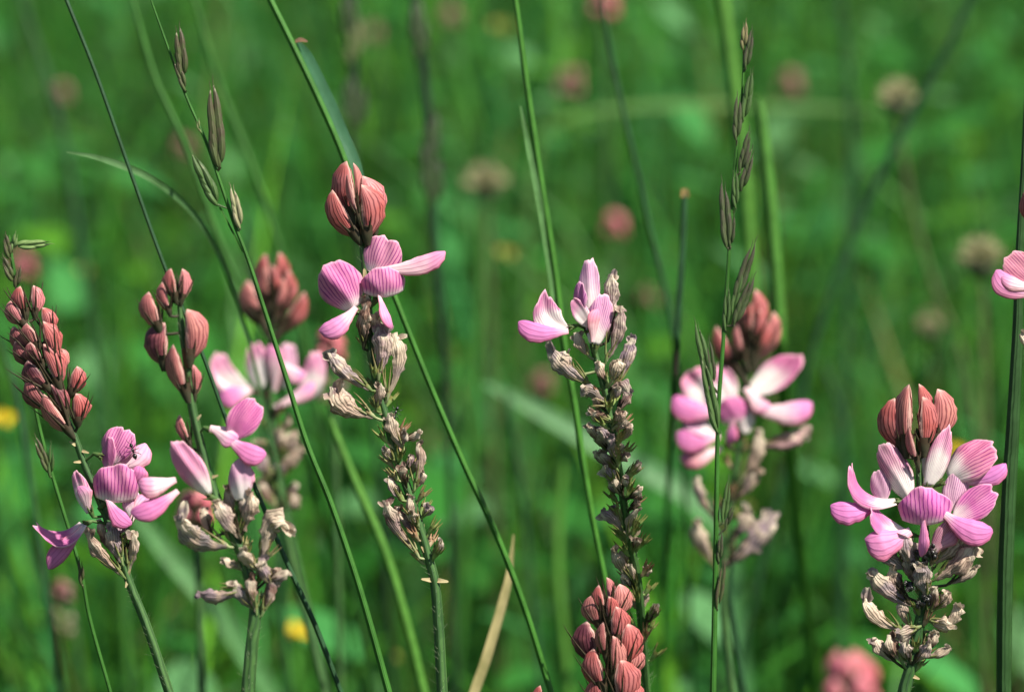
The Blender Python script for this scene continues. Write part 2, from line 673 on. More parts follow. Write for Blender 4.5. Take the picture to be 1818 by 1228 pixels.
def stuff_mesh(name, V, F, tint, label, cat):
    me = bpy.data.meshes.new(name)
    n, nf = len(V), len(F)
    me.vertices.add(n)
    me.vertices.foreach_set('co', V.astype(np.float32).ravel())
    me.loops.add(nf * 4)
    me.loops.foreach_set('vertex_index', F.astype(np.int32).ravel())
    me.polygons.add(nf)
    me.polygons.foreach_set('loop_start', np.arange(0, nf * 4, 4, dtype=np.int32))
    me.polygons.foreach_set('use_smooth', np.ones(nf, bool))
    at = me.attributes.new('Tint', 'FLOAT_COLOR', 'POINT')
    at.data.foreach_set('color', np.concatenate([tint, np.ones((n, 1))], 1).astype(np.float32).ravel())
    me.update()
    me.materials.append(M['meadow'])
    o = bpy.data.objects.new(name, me)
    COL.objects.link(o)
    o['kind'] = 'stuff'
    o['label'] = label
    o['category'] = cat
    return o


TINTS = np.array([
    [0.034, 0.155, 0.017], [0.046, 0.180, 0.018], [0.022, 0.120, 0.024], [0.072, 0.205, 0.012],
    [0.028, 0.160, 0.044], [0.010, 0.048, 0.010], [0.120, 0.260, 0.095], [0.120, 0.115, 0.040]])
TW = np.array([.20, .17, .15, .15, .08, .15, .06, .04])


def scatter(n, y0, y1, spread):
    y = y0 + (y1 - y0) * rng.random(n) ** 0.75
    half = 0.2 * np.maximum(y, 0.2) * 1.5 + spread
    x = (rng.random(n) * 2 - 1) * half
    return x, y


def patch(x, y):
    return 0.5 + 0.25 * np.sin(x * 7.1 + y * 3.3 + 1.0) + 0.25 * np.sin(x * 3.7 - y * 6.1 + 2.0)


def build_grass(n, y0, y1, spread, hmin, hmax, wmin, wmax, name, label, contrast=1.0):
    x, y = scatter(n, y0, y1, spread)
    pt = patch(x, y)
    h = hmin + (hmax - hmin) * rng.random(n) ** 1.3 * (0.55 + 0.6 * pt)
    w = wmin + (wmax - wmin) * rng.random(n)
    az = rng.random(n) * 2 * math.pi
    bend = h * (0.10 + 0.75 * rng.random(n) ** 2)
    k = 5
    t = np.linspace(0, 1, k)
    wid = np.array([0.7, 1.0, 0.9, 0.6, 0.05])
    ca, sa = np.cos(az), np.sin(az)
    cz = terrain(x, y) - 0.01
    droop = 0.25 * rng.random(n)
    V = np.empty((n, k, 2, 3))
    fa = az + math.pi / 2 + (rng.random(n) - .5) * 1.2
    for i in range(k):
        cx = x + ca * bend * t[i] ** 2
        cy = y + sa * bend * t[i] ** 2
        ch = cz + h * (t[i] - droop * t[i] ** 3)
        for s, sg in ((0, -1), (1, 1)):
            V[:, i, s, 0] = cx + np.cos(fa) * w / 2 * wid[i] * sg
            V[:, i, s, 1] = cy + np.sin(fa) * w / 2 * wid[i] * sg
            V[:, i, s, 2] = ch
    base = (np.arange(n) * k * 2)[:, None]
    q = []
    for i in range(k - 1):
        q.append(np.concatenate([base + 2 * i, base + 2 * i + 1, base + 2 * i + 3, base + 2 * i + 2], 1))
    F = np.stack(q, 1).reshape(-1, 4)
    ti = rng.choice(len(TINTS), n, p=TW / TW.sum())
    col = TINTS[ti] * (0.42 + 0.9 * rng.random((n, 1)) ** 1.5 + 0.6 * patch(x * 2.9 + 1, y * 2.9)[:, None])
    if contrast > 1:
        col = col * np.where(rng.random((n, 1)) < 0.5, 0.30, 1.6)
    tint = np.repeat(col, k * 2, 0)
    return stuff_mesh(name, V.reshape(-1, 3), F, tint, label, 'grass')


def build_herbs(n, y0, y1, spread, l0, l1, z0, z1, name, label):
    """rounded leaflets of low herbs, held on thin stalks among the grass"""
    x, y = scatter(n, y0, y1, spread)
    pt = patch(x + 3, y - 1)
    z = terrain(x, y) + z0 + (z1 - z0) * rng.random(n) ** 0.7 * (0.45 + 0.6 * pt)
    L = l0 + (l1 - l0) * rng.random(n)
    W = L * (0.35 + 0.35 * rng.random(n))
    az = rng.random(n) * 2 * math.pi
    tl = (rng.random(n) - 0.35) * 1.3
    V = np.empty((n, 5, 2, 3))
    wid = [0.15, 0.8, 1.0, 0.75, 0.1]
    for i in range(5):
        t = i / 4 - 0.1
        r = L * t
        cx = x + np.cos(az) * np.cos(tl) * r
        cy = y + np.sin(az) * np.cos(tl) * r
        cz = z + np.sin(tl) * r - 0.25 * L * t * t
        for s, sg in ((0, -1), (1, 1)):
            V[:, i, s, 0] = cx - np.sin(az) * W / 2 * wid[i] * sg
            V[:, i, s, 1] = cy + np.cos(az) * W / 2 * wid[i] * sg
            V[:, i, s, 2] = cz
    base = (np.arange(n) * 10)[:, None]
    F = np.stack([np.concatenate([base + 2 * i, base + 2 * i + 1, base + 2 * i + 3, base + 2 * i + 2], 1) for i in range(4)], 1).reshape(-1, 4)
    # the stalk of every leaflet
    S = np.empty((n, 2, 2, 3))
    for i, zz in enumerate((terrain(x, y) - 0.01, z)):
        for s, sg in ((0, -1), (1, 1)):
            S[:, i, s, 0] = x + 0.0006 * sg
            S[:, i, s, 1] = y
            S[:, i, s, 2] = zz
    b2 = (np.arange(n) * 4)[:, None] + n * 10
    F2 = np.concatenate([b2, b2 + 1, b2 + 3, b2 + 2], 1)
    pal = np.array([[0.036, 0.19, 0.032], [0.026, 0.145, 0.022], [0.046, 0.21, 0.055], [0.11, 0.28, 0.11], [0.070, 0.22, 0.014]])
    col = pal[rng.choice(5, n, p=[.26, .24, .2, .18, .12])] * (0.8 + 0.4 * rng.random((n, 1)))
    tint = np.concatenate([np.repeat(col, 10, 0), np.repeat(col * 0.8, 4, 0)])
    stuff_mesh(name, np.concatenate([V.reshape(-1, 3), S.reshape(-1, 3)]), np.concatenate([F, F2]), tint,
               label, 'ground cover')


build_ground()
build_grass(62000, 0.05, 5.0, 0.35, 0.06, 0.36, 0.0022, 0.0052, 'meadow_grass', 'dense green grass blades filling the meadow')
build_grass(9000, 4.6, 12.0, 0.6, 0.12, 0.40, 0.006, 0.012, 'far_grass', 'coarse green grass farther back in the meadow')
build_grass(2600, 0.72, 3.0, 0.15, 0.22, 0.45, 0.0030, 0.0070, 'tall_grass', 'taller loose grass blades rising out of the meadow', 2.0)
build_grass(6000, 0.74, 3.4, 0.15, 0.26, 0.50, 0.0012, 0.0032, 'grass_stems', 'thin loose grass stems rising out of the meadow', 2.0)
build_herbs(16000, 0.3, 4.0, 0.3, 0.012, 0.034, 0.05, 0.25, 'herb_leaves', 'small rounded leaves of low herbs growing between the grass blades')
build_herbs(1700, 0.78, 3.2, 0.15, 0.025, 0.055, 0.14, 0.34, 'broad_leaves', 'broad pale leaves of taller herbs showing among the grass')


# ------------------------------------------------------------------ sainfoin spikes
PINK = (0.70, 0.22, 0.46, 0.16)
PINKW = (0.78, 0.30, 0.55, 0.42)
MAG = (0.62, 0.15, 0.38, 0.06)
PALE = (0.80, 0.52, 0.64, 0.45)
WHITE = (0.78, 0.36, 0.52, 0.66)
KEEL = (0.62, 0.19, 0.42, 0.22)
KEELW = (0.74, 0.36, 0.55, 0.60)
RED = (0.48, 0.115, 0.105, 1)
RED2 = (0.60, 0.24, 0.21, 1)
SHADE_RED = (0.14, 0.036, 0.055, 1)  # shade painted into the bud colour, mostly for buds on the left
PINKB = (0.64, 0.24, 0.25, 1)
TAN = (0.50, 0.36, 0.28, 1)
MAUVE = (0.38, 0.29, 0.32, 1)
GREY = (0.36, 0.30, 0.30, 1)
BROWN = (0.25, 0.15, 0.11, 1)
CREAMY = (0.62, 0.50, 0.38, 1)
GREENC = (0.09, 0.16, 0.05, 1)
DARKC = (0.055, 0.050, 0.030, 1)


class Spike:
    def __init__(self, d, path, radii, label, name='sainfoin_spike', lean=0.0, y0=-614.0, group=None, hairs=True, calyx=GREENC):
        self.d, self.lean, self.y0 = d, lean, y0
        self.path = crom([p3(*p) for p in path], 6)
        rad = np.interp(np.linspace(0, 1, len(self.path)), np.linspace(0, 1, len(radii)), radii)
        W = place(self.path, d, lean, y0)
        rw = rad * px_size(d)
        Wg, rg = to_ground(W, rw)
        self.origin = Wg[-1].copy()
        self.root = tag(empty(name, self.origin), label, 'flower', group)
        m = Mesh().grid(*tube_grid(Wg, rg, 10))
        link('stem', *m.arrays(), M['stem'], self.root, self.origin)
        self.calyx_col = calyx
        self.k = 0
        self.bracts = Mesh()
        self.nbr = 0
        if hairs:
            self.make_hairs(W, rw)

    def make_hairs(self, W, rw):
        V, F, UV = [], [], []
        rs = np.random.default_rng(int(abs(W[0, 0]) * 1e5))
        seglen = np.linalg.norm(np.diff(W, axis=0), axis=1)
        for i in range(len(W) - 1):
            for _ in range(int(seglen[i] / 0.00026)):
                f = rs.random()
                c = W[i] * (1 - f) + W[i + 1] * f
                t = unit(W[i + 1] - W[i])
                r = unit(np.cross(t, rs.normal(size=3)))
                L = 0.0005 + 0.0009 * rs.random()
                tip = c + r * (rw[i] + L) - t * L * (0.5 + 0.5 * rs.random())
                b0 = c + r * rw[i] * 0.9
                sd = unit(np.cross(r, t)) * 0.000028
                n = len(V)
                V += [b0 - sd, b0 + sd, tip + sd * 0.3, tip - sd * 0.3]
                F.append([n, n + 1, n + 2, n + 3])
                UV += [(0, 0), (1, 0), (1, 1), (0, 1)]
        o = link('hairs', np.array(V), np.array(F), np.array(UV, float), M['hair'], self.root, self.origin)
        o['kind'] = 'stuff'

    def add(self, name, mesh, mat, parent=None, color=None):
        V, F, UV = mesh.arrays()
        W = place(V, self.d, self.lean, self.y0)
        org = self.origin
        o = link(name, W, F, UV, mat, parent or self.root, org, color)
        return o

    def stem_at(self, b, down=10):
        tgt = np.array([b[0], b[1] - down])
        i = np.argmin(((self.path[:, :2] - tgt) ** 2).sum(1))
        return self.path[i]

    def part_empty(self, name):
        e = bpy.data.objects.new(name, None)
        e.empty_display_size = 0.005
        COL.objects.link(e)
        e.parent = self.root
        return e

    def calyx(self, b, t, w, parent, tooth=0.5, color=None, length=None, down=10, spread=0.35, cap=17.0):
        """cup round the foot b of something that points to t, its five teeth and its stalk"""
        self.k += 1
        rs = random.Random(self.k * 13 + int(b[0]))
        L = np.linalg.norm(t - b)
        a = unit(t - b)
        ln = length or max(12.0, min(20.0, 0.30 * L))
        m = Mesh()
        perp = np.array([-a[1], a[0], 0.0])
        perp = unit(perp + np.array([0, 0, 0.3]))
        cw = max(8.0, min(cap, w * 0.48))
        foot = b - a * ln * 0.35
        m.grid(*pod_grid(foot, b + a * ln * 0.75, cw, cw * 0.9, perp, 0.0, prof_calyx, 10, 6))
        s = self.stem_at(b, down)
        if np.linalg.norm(s - foot) > 2:
            mid = (s + foot) / 2 + np.array([0, -2, 0])
            pp = quad_spine(s, mid, foot + a * 2, 6)
            P, UV = tube_grid(pp, np.full(6, 2.6), 6)
            UV[..., 1] *= 0.3
            m.grid(P, UV)
        q = np.cross(a, perp)
        for k in range(5):
            an = k * 2 * math.pi / 5 + rs.random()
            r = perp * math.cos(an) + q * math.sin(an)
            p0 = b + a * ln * 0.55 + r * cw * 0.46
            tl = L * tooth * (0.8 + 0.4 * rs.random())
            p1 = p0 + a * tl + r * tl * spread * (0.3 + 0.7 * rs.random())
            pp = quad_spine(p0, (p0 + p1) / 2 + r * tl * 0.06, p1, 5)
            P, UV = tube_grid(pp, np.array([2.3, 1.9, 1.4, 0.9, 0.25]), 4)
            UV[..., 1] = 0.5 + 0.5 * UV[..., 1]
            m.grid(P, UV)
        return self.add('calyx', m, M['calyx'], parent, color or self.calyx_col)

    def bract(self, x, y, ang, ln=14, z=6):
        b = self.path[np.argmin(abs(self.path[:, 1] + y))] + np.array([math.cos(ang) * 4, 0, 5.0])
        t = b + np.array([math.cos(ang), math.sin(ang), 0.2]) * ln
        self.bracts.grid(*petal_grid(b, t, ln * 0.4, (0, 0.3, 1), 0.05, 0.3, 0, 0, 0.6, nu=5, nv=5, shoulder=0.9))
        self.nbr += 1

    def done(self):
        if self.nbr:
            self.add('bracts', self.bracts, M['bract'])

    def bud(self, tx, ty, bx, by, w, side=1, z=10, col=RED, roll=0.3, tooth=0.5, zt=None, bend=0.10):
        """reddish folded bud: tip pixel, foot pixel, width, side to which the back bulges"""
        t, b = p3(tx, ty, z if zt is None else zt), p3(bx, by, z * 0.6)
        a = unit(t - b)
        perp = np.array([a[1], -a[0], 0.0]) * side
        dors = perp * math.cos(roll) - np.array([0, 0, 1.0]) * math.sin(roll)
        self.k += 1
        m = Mesh()
        off = -dors * w * 0.16
        m.grid(*pod_grid(b, t + off * 0.4, w * 1.38, w * 0.54, dors, bend * 0.6, prof_bud, 25, 14, gap=0.10, sharp=1.3, crumple=0.10, seed=self.k * 1.37, mid=None, ventral=0.5))
        m.grid(*pod_grid(b, b + (t - b) * 0.9, w * 1.1, w * 0.40, dors, bend * 0.5, prof_bud, 12, 8, ventral=0.6))
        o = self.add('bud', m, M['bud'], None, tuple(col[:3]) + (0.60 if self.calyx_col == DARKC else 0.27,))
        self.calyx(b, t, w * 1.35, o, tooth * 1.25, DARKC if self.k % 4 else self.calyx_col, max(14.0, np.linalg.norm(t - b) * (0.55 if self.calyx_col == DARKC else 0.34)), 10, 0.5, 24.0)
        return o

    def withered(self, tx, ty, bx, by, w, col=TAN, z=10, mid=None, zt=None, rag=True, tooth=0.4, thin=0.5, cal=True, twist=None):
        t, b = p3(tx, ty, z if zt is None else zt), p3(bx, by, z * 0.5)
        self.k += 1
        rs = random.Random(self.k * 7 + tx)
        a = unit(t - b)
        perp = np.array([a[1], -a[0], 0.0]) * (1 if tx > bx else -1)
        dors = perp + np.array([0, 0, rs.uniform(-0.5, 0.6)])
        md = None if mid is None else p3(mid[0], mid[1], z * 0.8)
        m = Mesh()
        tw = rs.uniform(-0.7, 0.7) if twist is None else twist
        m.grid(*pod_grid(b, t, w, w * thin, dors, 0.08, prof_withered, 25, 18, crumple=0.34, seed=self.k * 2.1 + tx * 0.1, mid=md, twist=tw))
        if rag:
            tt = (t - (md if md is not None else b))
            e = unit(tt)
            for q in range(2):
                dv = e * rs.uniform(0.1, 0.8) + perp * rs.uniform(-0.9, 0.9) + np.array([0, 0, rs.uniform(-.4, .8)])
                p0 = t - e * w * 0.35
                m.grid(*petal_grid(p0, p0 + unit(dv) * w * rs.uniform(0.5, 0.95), w * rs.uniform(0.4, 0.75), (rs.uniform(-.6, .6), rs.uniform(-.2, .8), 0.8),
                                   rs.uniform(-.25, .25), rs.uniform(-.5, .6), rs.uniform(0, .4), 0.1, 0.5, nu=9, nv=7, seed=rs.random() * 9, ripple=0.12))
        o = self.add('withered_flower', m, M['withered'], None, col)
        if cal:
            self.calyx(b, t, min(22, w * 0.7), o, tooth, rs.choice([(0.22, 0.30, 0.12, 1), (0.30, 0.33, 0.17, 1), (0.17, 0.22, 0.08, 1), DARKC]))
        return o

    # open flowers: an Empty part with its petals and calyx
    def flower(self):
        return self.part_empty('flower')

    def banner(self, fl, b, t, w, n=(0, 0, 1), col=PINK, **kw):
        self.k += 1
        b3 = p3(*b) if len(b) == 3 else p3(b[0], b[1], 16)
        t3 = p3(*t) if len(t) == 3 else p3(t[0], t[1], 22)
        if 'mid' in kw and kw['mid'] is not None:
            kw['mid'] = p3(*kw['mid'])
        n = np.array([n[0], n[1], n[2]], float)
        m = Mesh().grid(*petal_grid(b3, t3, w, n, seed=self.k, nu=17, nv=17, **kw))
        o = self.add('banner_petal', m, M['banner'], fl, col)
        sm = o.modifiers.new('thickness', 'SOLIDIFY')
        sm.thickness = 0.00012
        return o

    def keel(self, fl, b, t, w, sag=0.12, col=KEEL, roll=0.35, thin=0.5, up=None):
        self.k += 1
        b3 = p3(*b) if len(b) == 3 else p3(b[0], b[1], 18)
        t3 = p3(*t) if len(t) == 3 else p3(t[0], t[1], 26)
        a = unit(t3 - b3)
        perp = np.array([a[1], -a[0], 0.0])
        if up is None:
            if perp[1] > 0:
                perp = -perp            # belly faces down
        else:
            perp = perp * up
        dors = perp * math.cos(roll) + np.array([0, 0, 1.0]) * math.sin(roll)
        off = -dors * w * 0.22
        m = Mesh().grid(*pod_grid(b3 + off * 0.4, t3 + off * 0.8, w * 1.5, w * thin, dors, sag * 0.55, prof_keel, 26, 19, sharp=1.35, ventral=0.36, crumple=0.07, seed=self.k * 1.7))
        V = m.uv[0]
        V[..., 0] = (V[..., 0] + 0.5) % 1.0
        return self.add('keel_petal', m, M['keel'], fl, col)

    def fcalyx(self, fl, b, t, w=24, tooth=0.3, z=12):
        return self.calyx(p3(b[0], b[1], z), p3(t[0], t[1], z + 6), w, fl, tooth, None, 16)

    def remains(self, y0, y1, n, seed, reach=30):
        """shrivelled corollas still clinging along the rachis"""
        rs = random.Random(seed)
        for i in range(n):
            y = y0 + (y1 - y0) * (i + rs.random() * 0.7) / n
            c = self.path[np.argmin(abs(self.path[:, 1] + y))]
            ph = i * 2.4 + rs.random()
            ox, oz = math.cos(ph), math.sin(ph)
            bx, by = c[0] + ox * 9, y - 2
            tx, ty = c[0] + ox * (14 + reach * rs.uniform(0.5, 1.0)), y - rs.uniform(14, 38)
            self.withered(tx, ty, bx, by, rs.uniform(13, 21), rs.choice([TAN, MAUVE, BROWN, CREAMY, TAN, GREY]), oz * 22 + 2, None, oz * 26 + 4, True, 0.5)

    def spent_calyces(self, y0, y1, n, seed, spread=1.0):
        """green calyces left along the rachis after the petals fell"""
        rs = random.Random(seed)
        for i in range(n):
            y = y0 + (y1 - y0) * (i + rs.random() * 0.6) / n
            j = np.argmin(abs(self.path[:, 1] + y))
            c = self.path[j]
            ang = (i * 2.4 + rs.random()) % (2 * math.pi)
            out = np.array([math.cos(ang), 0.0, math.sin(ang)])
            b = c + out * 11 * spread + np.array([0, 4, 0])
            t = b + (out * 0.55 * spread + np.array([0, 1.0, 0])) * 26
            self.calyx(b, t, 24, self.root, 0.55, rs.choice([(0.24, 0.34, 0.11, 1), (0.36, 0.38, 0.18, 1), (0.36, 0.27, 0.17, 1), (0.18, 0.26, 0.08, 1)]), 18, 8)


# ---- spike A
A = Spike(0.458, [(30, 520), (60, 600), (95, 700), (130, 770), (152, 830), (182, 900), (214, 985), (232, 1040), (262, 1115), (300, 1228), (312, 1270)],
          [2, 4, 6, 6.5, 7, 7.5, 8, 8.5, 8.5], 'sainfoin spike with a long cone of tight red buds, their shaded side painted dark, above striped pink flowers')
for a in [(34, 508, 46, 560, 22, -1, 4, RED), (60, 506, 62, 560, 20, 1, -4, PINKB), (17, 534, 44, 578, 24, -1, 4, PINKB), (77, 546, 88, 594, 24, 1, -6, RED),
          (46, 574, 68, 616, 22, -1, 16, RED2), (22, 580, 58, 622, 24, -1, -4, SHADE_RED), (78, 570, 96, 642, 28, 1, 12, RED), (26, 606, 66, 648, 24, -1, 0, SHADE_RED),
          (52, 608, 76, 650, 24, -1, 18, SHADE_RED), (78, 610, 106, 688, 28, 1, 16, RED), (108, 618, 110, 656, 18, 1, -8, RED2), (47, 640, 88, 692, 28, -1, 12, SHADE_RED),
          (48, 672, 88, 728, 28, -1, 6, SHADE_RED), (92, 682, 118, 736, 22, 1, 14, SHADE_RED), (76, 700, 126, 770, 24, -1, 22, RED2), (138, 650, 126, 700, 26, 1, 4, RED), (136, 698, 138, 752, 26, 1, 10, RED)]:
    A.bud(*a[:4], a[4] * 1.2, *a[5:], tooth=0.68)
f = A.flower()
A.banner(f, (196, 822, 20), (224, 757, 14), 66, (-0.15, 0.35, 1), PINK, bend=0.10, cup=-0.25, fold=-0.12, notch=0.14)
A.banner(f, (190, 838, 14), (196, 775, 22), 34, (-0.6, 0.2, 0.8), PINK, bend=0.08, cup=-0.2, notch=0)
A.keel(f, (205, 835, 12), (262, 792, 4), 40, 0.12, PALE, up=1)
A.fcalyx(f, (170, 806), (196, 815), 22, 0.25)
f = A.flower()
A.banner(f, (205, 892, 26), (208, 822, 30), 84, (0, 0.45, 1), PINK, bend=0.14, cup=-0.42, notch=0.05, base=0.85, shoulder=0.42)
A.keel(f, (190, 886, 24), (230, 934, 34), 32, 0.10, KEEL)
A.keel(f, (230, 862, 16), (250, 828, 18), 30, 0.1, KEEL, up=1)
A.fcalyx(f, (178, 900), (196, 886), 22, 0.3)
f = A.flower()
A.banner(f, (156, 912, 14), (130, 836, 18), 36, (-0.55, 0.2, 0.8), WHITE, bend=0.05, cup=-0.5, fold=0.5, notch=0)
A.keel(f, (158, 908, 16), (142, 862, 20), 26, 0.05, KEELW, up=1)
A.fcalyx(f, (164, 914), (150, 880), 22, 0.3)
f = A.flower()
A.banner(f, (148, 930, 16), (60, 928, 30), 46, (0.1, 0.75, 0.65), PINK, mid=(104, 985, 28), cup=0.15, notch=0.05, base=0.5)
A.keel(f, (146, 934, 18), (82, 1006, 28), 36, -0.06, KEEL, up=1)
A.fcalyx(f, (160, 926), (140, 934), 22, 0.3)
f = A.flower()
A.banner(f, (236, 920, 12), (234, 868, 8), 36, (0.2, 0.1, 1), PALE, bend=0.06, cup=-0.2)
A.keel(f, (232, 925, 16), (262, 880, 0), 26, 0.05, KEELW, up=-1)
A.fcalyx(f, (230, 934), (236, 900), 22, 0.4)
for w in [(155, 944, 217, 1020, 24, TAN, 16), (200, 930, 216, 996, 26, MAUVE, 20), (236, 945, 228, 1010, 24, CREAMY, 10), (176, 920, 205, 985, 18, BROWN, 4), (222, 920, 222, 985, 20, PALE, -4)]:
    A.withered(*w)
A.spent_calyces(960, 1020, 3, 5, 0.8)
for b in [(150, 800, -0.3), (128, 815, 3.2), (166, 850, 0.5), (216, 1030, -1.9), (236, 1022, 1.2), (118, 790, 2.6)]:
    A.bract(*b)
A.done()

# ---- spike B
B = Spike(0.437, [(318, 520), (322, 580), (331, 640), (341, 720), (352, 770), (366, 830), (382, 880), (406, 930), (432, 990), (451, 1060), (452, 1100), (446, 1160), (440, 1228), (438, 1270)],
          [3, 6, 7, 8, 8, 9, 9, 10, 10, 11, 12, 12, 12], 'sainfoin spike with loose salmon buds above a spread pink flower and many withered brown ones')
for a in [(302, 477, 311, 532, 24, -1, 14, RED), (325, 477, 321, 536, 24, 1, 4, PINKB), (287, 500, 301, 556, 20, -1, 10, PINKB), (262, 518, 283, 586, 30, -1, 8, RED2),
          (333, 548, 336, 642, 42, 1, 14, RED2, 0.3, 0.25, None, 0.2), (290, 572, 292, 650, 42, -1, 2, SHADE_RED, 0.3, 0.3, None, 0.2), (306, 612, 332, 704, 34, -1, 22, RED2, 0.6, 0.2), (342, 646, 346, 706, 17, 1, 4, PINKB),
          (318, 736, 338, 790, 18, -1, -6, PINKB)]:
    B.bud(*a)
f = B.flower()
B.banner(f, (408, 776, 22), (458, 712, 14), 58, (0.25, 0.35, 0.9), (0.70, 0.19, 0.44, 0.06), bend=0.12, cup=0.3, notch=0.05)
B.keel(f, (372, 760, 16), (424, 786, 26), 38, -0.1, KEELW)
B.keel(f, (404, 778, 26), (470, 812, 30), 40, 0.1, KEEL)
B.fcalyx(f, (366, 760), (390, 770), 24, 0.25)
f = B.flower()
B.banner(f, (372, 878, 18), (308, 782, 24), 54, (-0.4, 0.2, 0.9), (0.76, 0.34, 0.50, 0.35), bend=0.12, cup=-0.3, fold=-0.25, notch=0.03)
B.keel(f, (312, 852, 22), (246, 862, 26), 40, 0.1, WHITE, up=-1)
B.keel(f, (316, 872, 20), (234, 914, 30), 38, 0.10, KEEL)
B.fcalyx(f, (380, 884), (350, 874), 26, 0.3)
f = B.flower()
B.banner(f, (428, 888, 22), (428, 812, 26), 44, (0.1, 0.1, 1), PALE, bend=0.08, cup=-0.4, base=0.5, notch=0)
B.keel(f, (424, 890, 14), (440, 826, 10), 30, 0.05, KEELW, up=1)
B.fcalyx(f, (424, 900), (428, 860), 24, 0.3)
for w in [(314, 914, 402, 968, 44, GREY, 18, (350, 980)), (388, 890, 426, 954, 30, CREAMY, 24), (362, 900, 376, 950, 20, TAN, 6), (440, 874, 432, 940, 36, TAN, 18), (406, 860, 420, 930, 24, TAN, 6),
          (510, 940, 470, 992, 40, CREAMY, 22, (470, 890)), (480, 920, 462, 985, 24, TAN, 12), (428, 972, 456, 1012, 24, CREAMY, 26), (464, 990, 482, 1042, 24, MAUVE, 20), (512, 1012, 474, 1030, 20, CREAMY, 20),
          (350, 1050, 434, 1046, 26, MAUVE, 20, (390, 1068)), (416, 1030, 452, 1082, 22, GREY, 18), (490, 1010, 470, 1072, 22, TAN, 10), (398, 990, 430, 1010, 18, CREAMY, 8), (448, 1020, 455, 1085, 20, BROWN, 24), (484, 1034, 466, 1088, 18, BROWN, 14)]:
    B.withered(*w)
B.spent_calyces(940, 1085, 8, 11, 1.0)
for b in [(356, 745, 0.9), (344, 700, 3.4), (378, 850, 0.3)]:
    B.bract(*b)
B.done()

# ---- spike C (behind)
C = Spike(0.575, [(488, 520), (484, 590), (480, 660), (482, 730), (490, 800), (500, 900), (522, 1010), (545, 1100), (575, 1228), (585, 1270)],
          [3, 6, 7, 7, 7, 7, 7, 7, 7], 'sainfoin spike with dark-footed red buds over pale flowers, just behind the grass stalk', hairs=False, calyx=DARKC)
for a in [(470, 450, 480, 535, 26, -1, 4, RED), (497, 448, 490, 530, 26, 1, 2, RED), (470, 474, 480, 556, 24, -1, 16, RED2), (514, 480, 494, 562, 28, 1, 8, RED), (438, 498, 472, 584, 36, -1, 12, RED2),
          (502, 494, 486, 572, 18, 1, 26, RED2), (542, 518, 492, 596, 30, 1, 10, RED), (484, 470, 486, 550, 22, 1, 20, RED)]:
    C.bud(*a)
f = C.flower()
C.banner(f, (446, 690, 10), (388, 622, 20), 46, (-0.3, 0.6, 0.8), WHITE, mid=(388, 690, 20), cup=0.2)
C.keel(f, (446, 692, 12), (388, 704, 20), 42, 0.08, KEEL)
C.fcalyx(f, (462, 700), (440, 690), 24, 0.3)
f = C.flower()
C.banner(f, (462, 690, 16), (452, 606, 20), 44, (0, 0.3, 1), WHITE, bend=0.05, cup=-0.2)
C.keel(f, (488, 694, 20), (482, 612, 26), 32, 0.05, WHITE, up=1)
C.fcalyx(f, (474, 706), (468, 680), 24, 0.3)
f = C.flower()
C.banner(f, (505, 690, 6), (512, 606, 8), 40, (0, 0.3, 1), PALE, bend=0.05, cup=-0.2)
C.keel(f, (500, 645, 20), (540, 672, 22), 30, 0.08, KEELW)
C.banner(f, (525, 715, 10), (556, 620, 14), 46, (0.3, 0.3, 0.9), WHITE, mid=(575, 680, 16), cup=-0.2)
C.keel(f, (488, 722, 18), (560, 680, 14), 26, 0.08, KEELW)
C.fcalyx(f, (488, 728), (510, 700), 24, 0.3)
for w in [(520, 765, 490, 815, 26, TAN, 8), (535, 790, 480, 850, 22, TAN, 14), (530, 880, 490, 905, 26, BROWN, 8), (455, 800, 484, 850, 22, MAUVE, 8), (500, 765, 484, 800, 20, CREAMY, 14), (462, 850, 490, 900, 20, BROWN, 8)]:
    C.withered(*w)
C.remains(760, 900, 6, 22, 26)
C.spent_calyces(740, 920, 9, 21, 1.0)
C.done()

# ---- spike D (centre)
D = Spike(0.458, [(636, 380), (644, 440), (650, 500), (655, 560), (657, 620), (669, 680), (690, 760), (711, 830), (735, 900), (755, 970), (771, 1030), (778, 1100), (785, 1228), (788, 1270)],
          [4, 6, 6.5, 7, 7, 7.5, 8, 8, 8.5, 9, 9.5, 10, 10], 'sainfoin spike with a crown of red buds over three striped pink flowers')
D.bud(646, 312, 664, 408, 42, 1, -6, PINKB, 0.3, 0.15)
D.bud(628, 289, 634, 366, 15, 1, -10, RED2, 0.2, 0.2)
D.bud(613, 286, 628, 392, 42, -1, 8, RED, 0.45, 0.2)
D.bud(588, 338, 636, 424, 38, -1, 14, RED, 0.3, 0.28, None, 0.14)
D.bud(644, 328, 652, 424, 46, 1, 20, RED, 0.35, 0.22, None, 0.16)
D.bud(616, 310, 638, 392, 15, -1, 34, PINKB, 0.8, 0.2)
f = D.flower()
D.banner(f, (664, 486, 8), (692, 420, 12), 76, (0.05, 0.25, 1), (0.80, 0.34, 0.52, 0.22), bend=0.06, cup=-0.15, fold=-0.1, notch=0.12, base=0.42)
D.keel(f, (668, 480, 14), (792, 452, 22), 34, 0.10, (0.76, 0.36, 0.50, 0.55), 0.25)
D.fcalyx(f, (656, 492), (690, 480), 24, 0.25)
f = D.flower()
D.banner(f, (683, 528, 24), (680, 473, 30), 80, (0.08, 0.5, 1), PINK, bend=0.16, cup=-0.45, notch=0.04, base=0.9, shoulder=0.5)
D.keel(f, (672, 522, 26), (693, 584, 34), 25, 0.04, (0.74, 0.30, 0.50, 0.2), 0.9)
D.fcalyx(f, (662, 540), (676, 520), 24, 0.3)
f = D.flower()
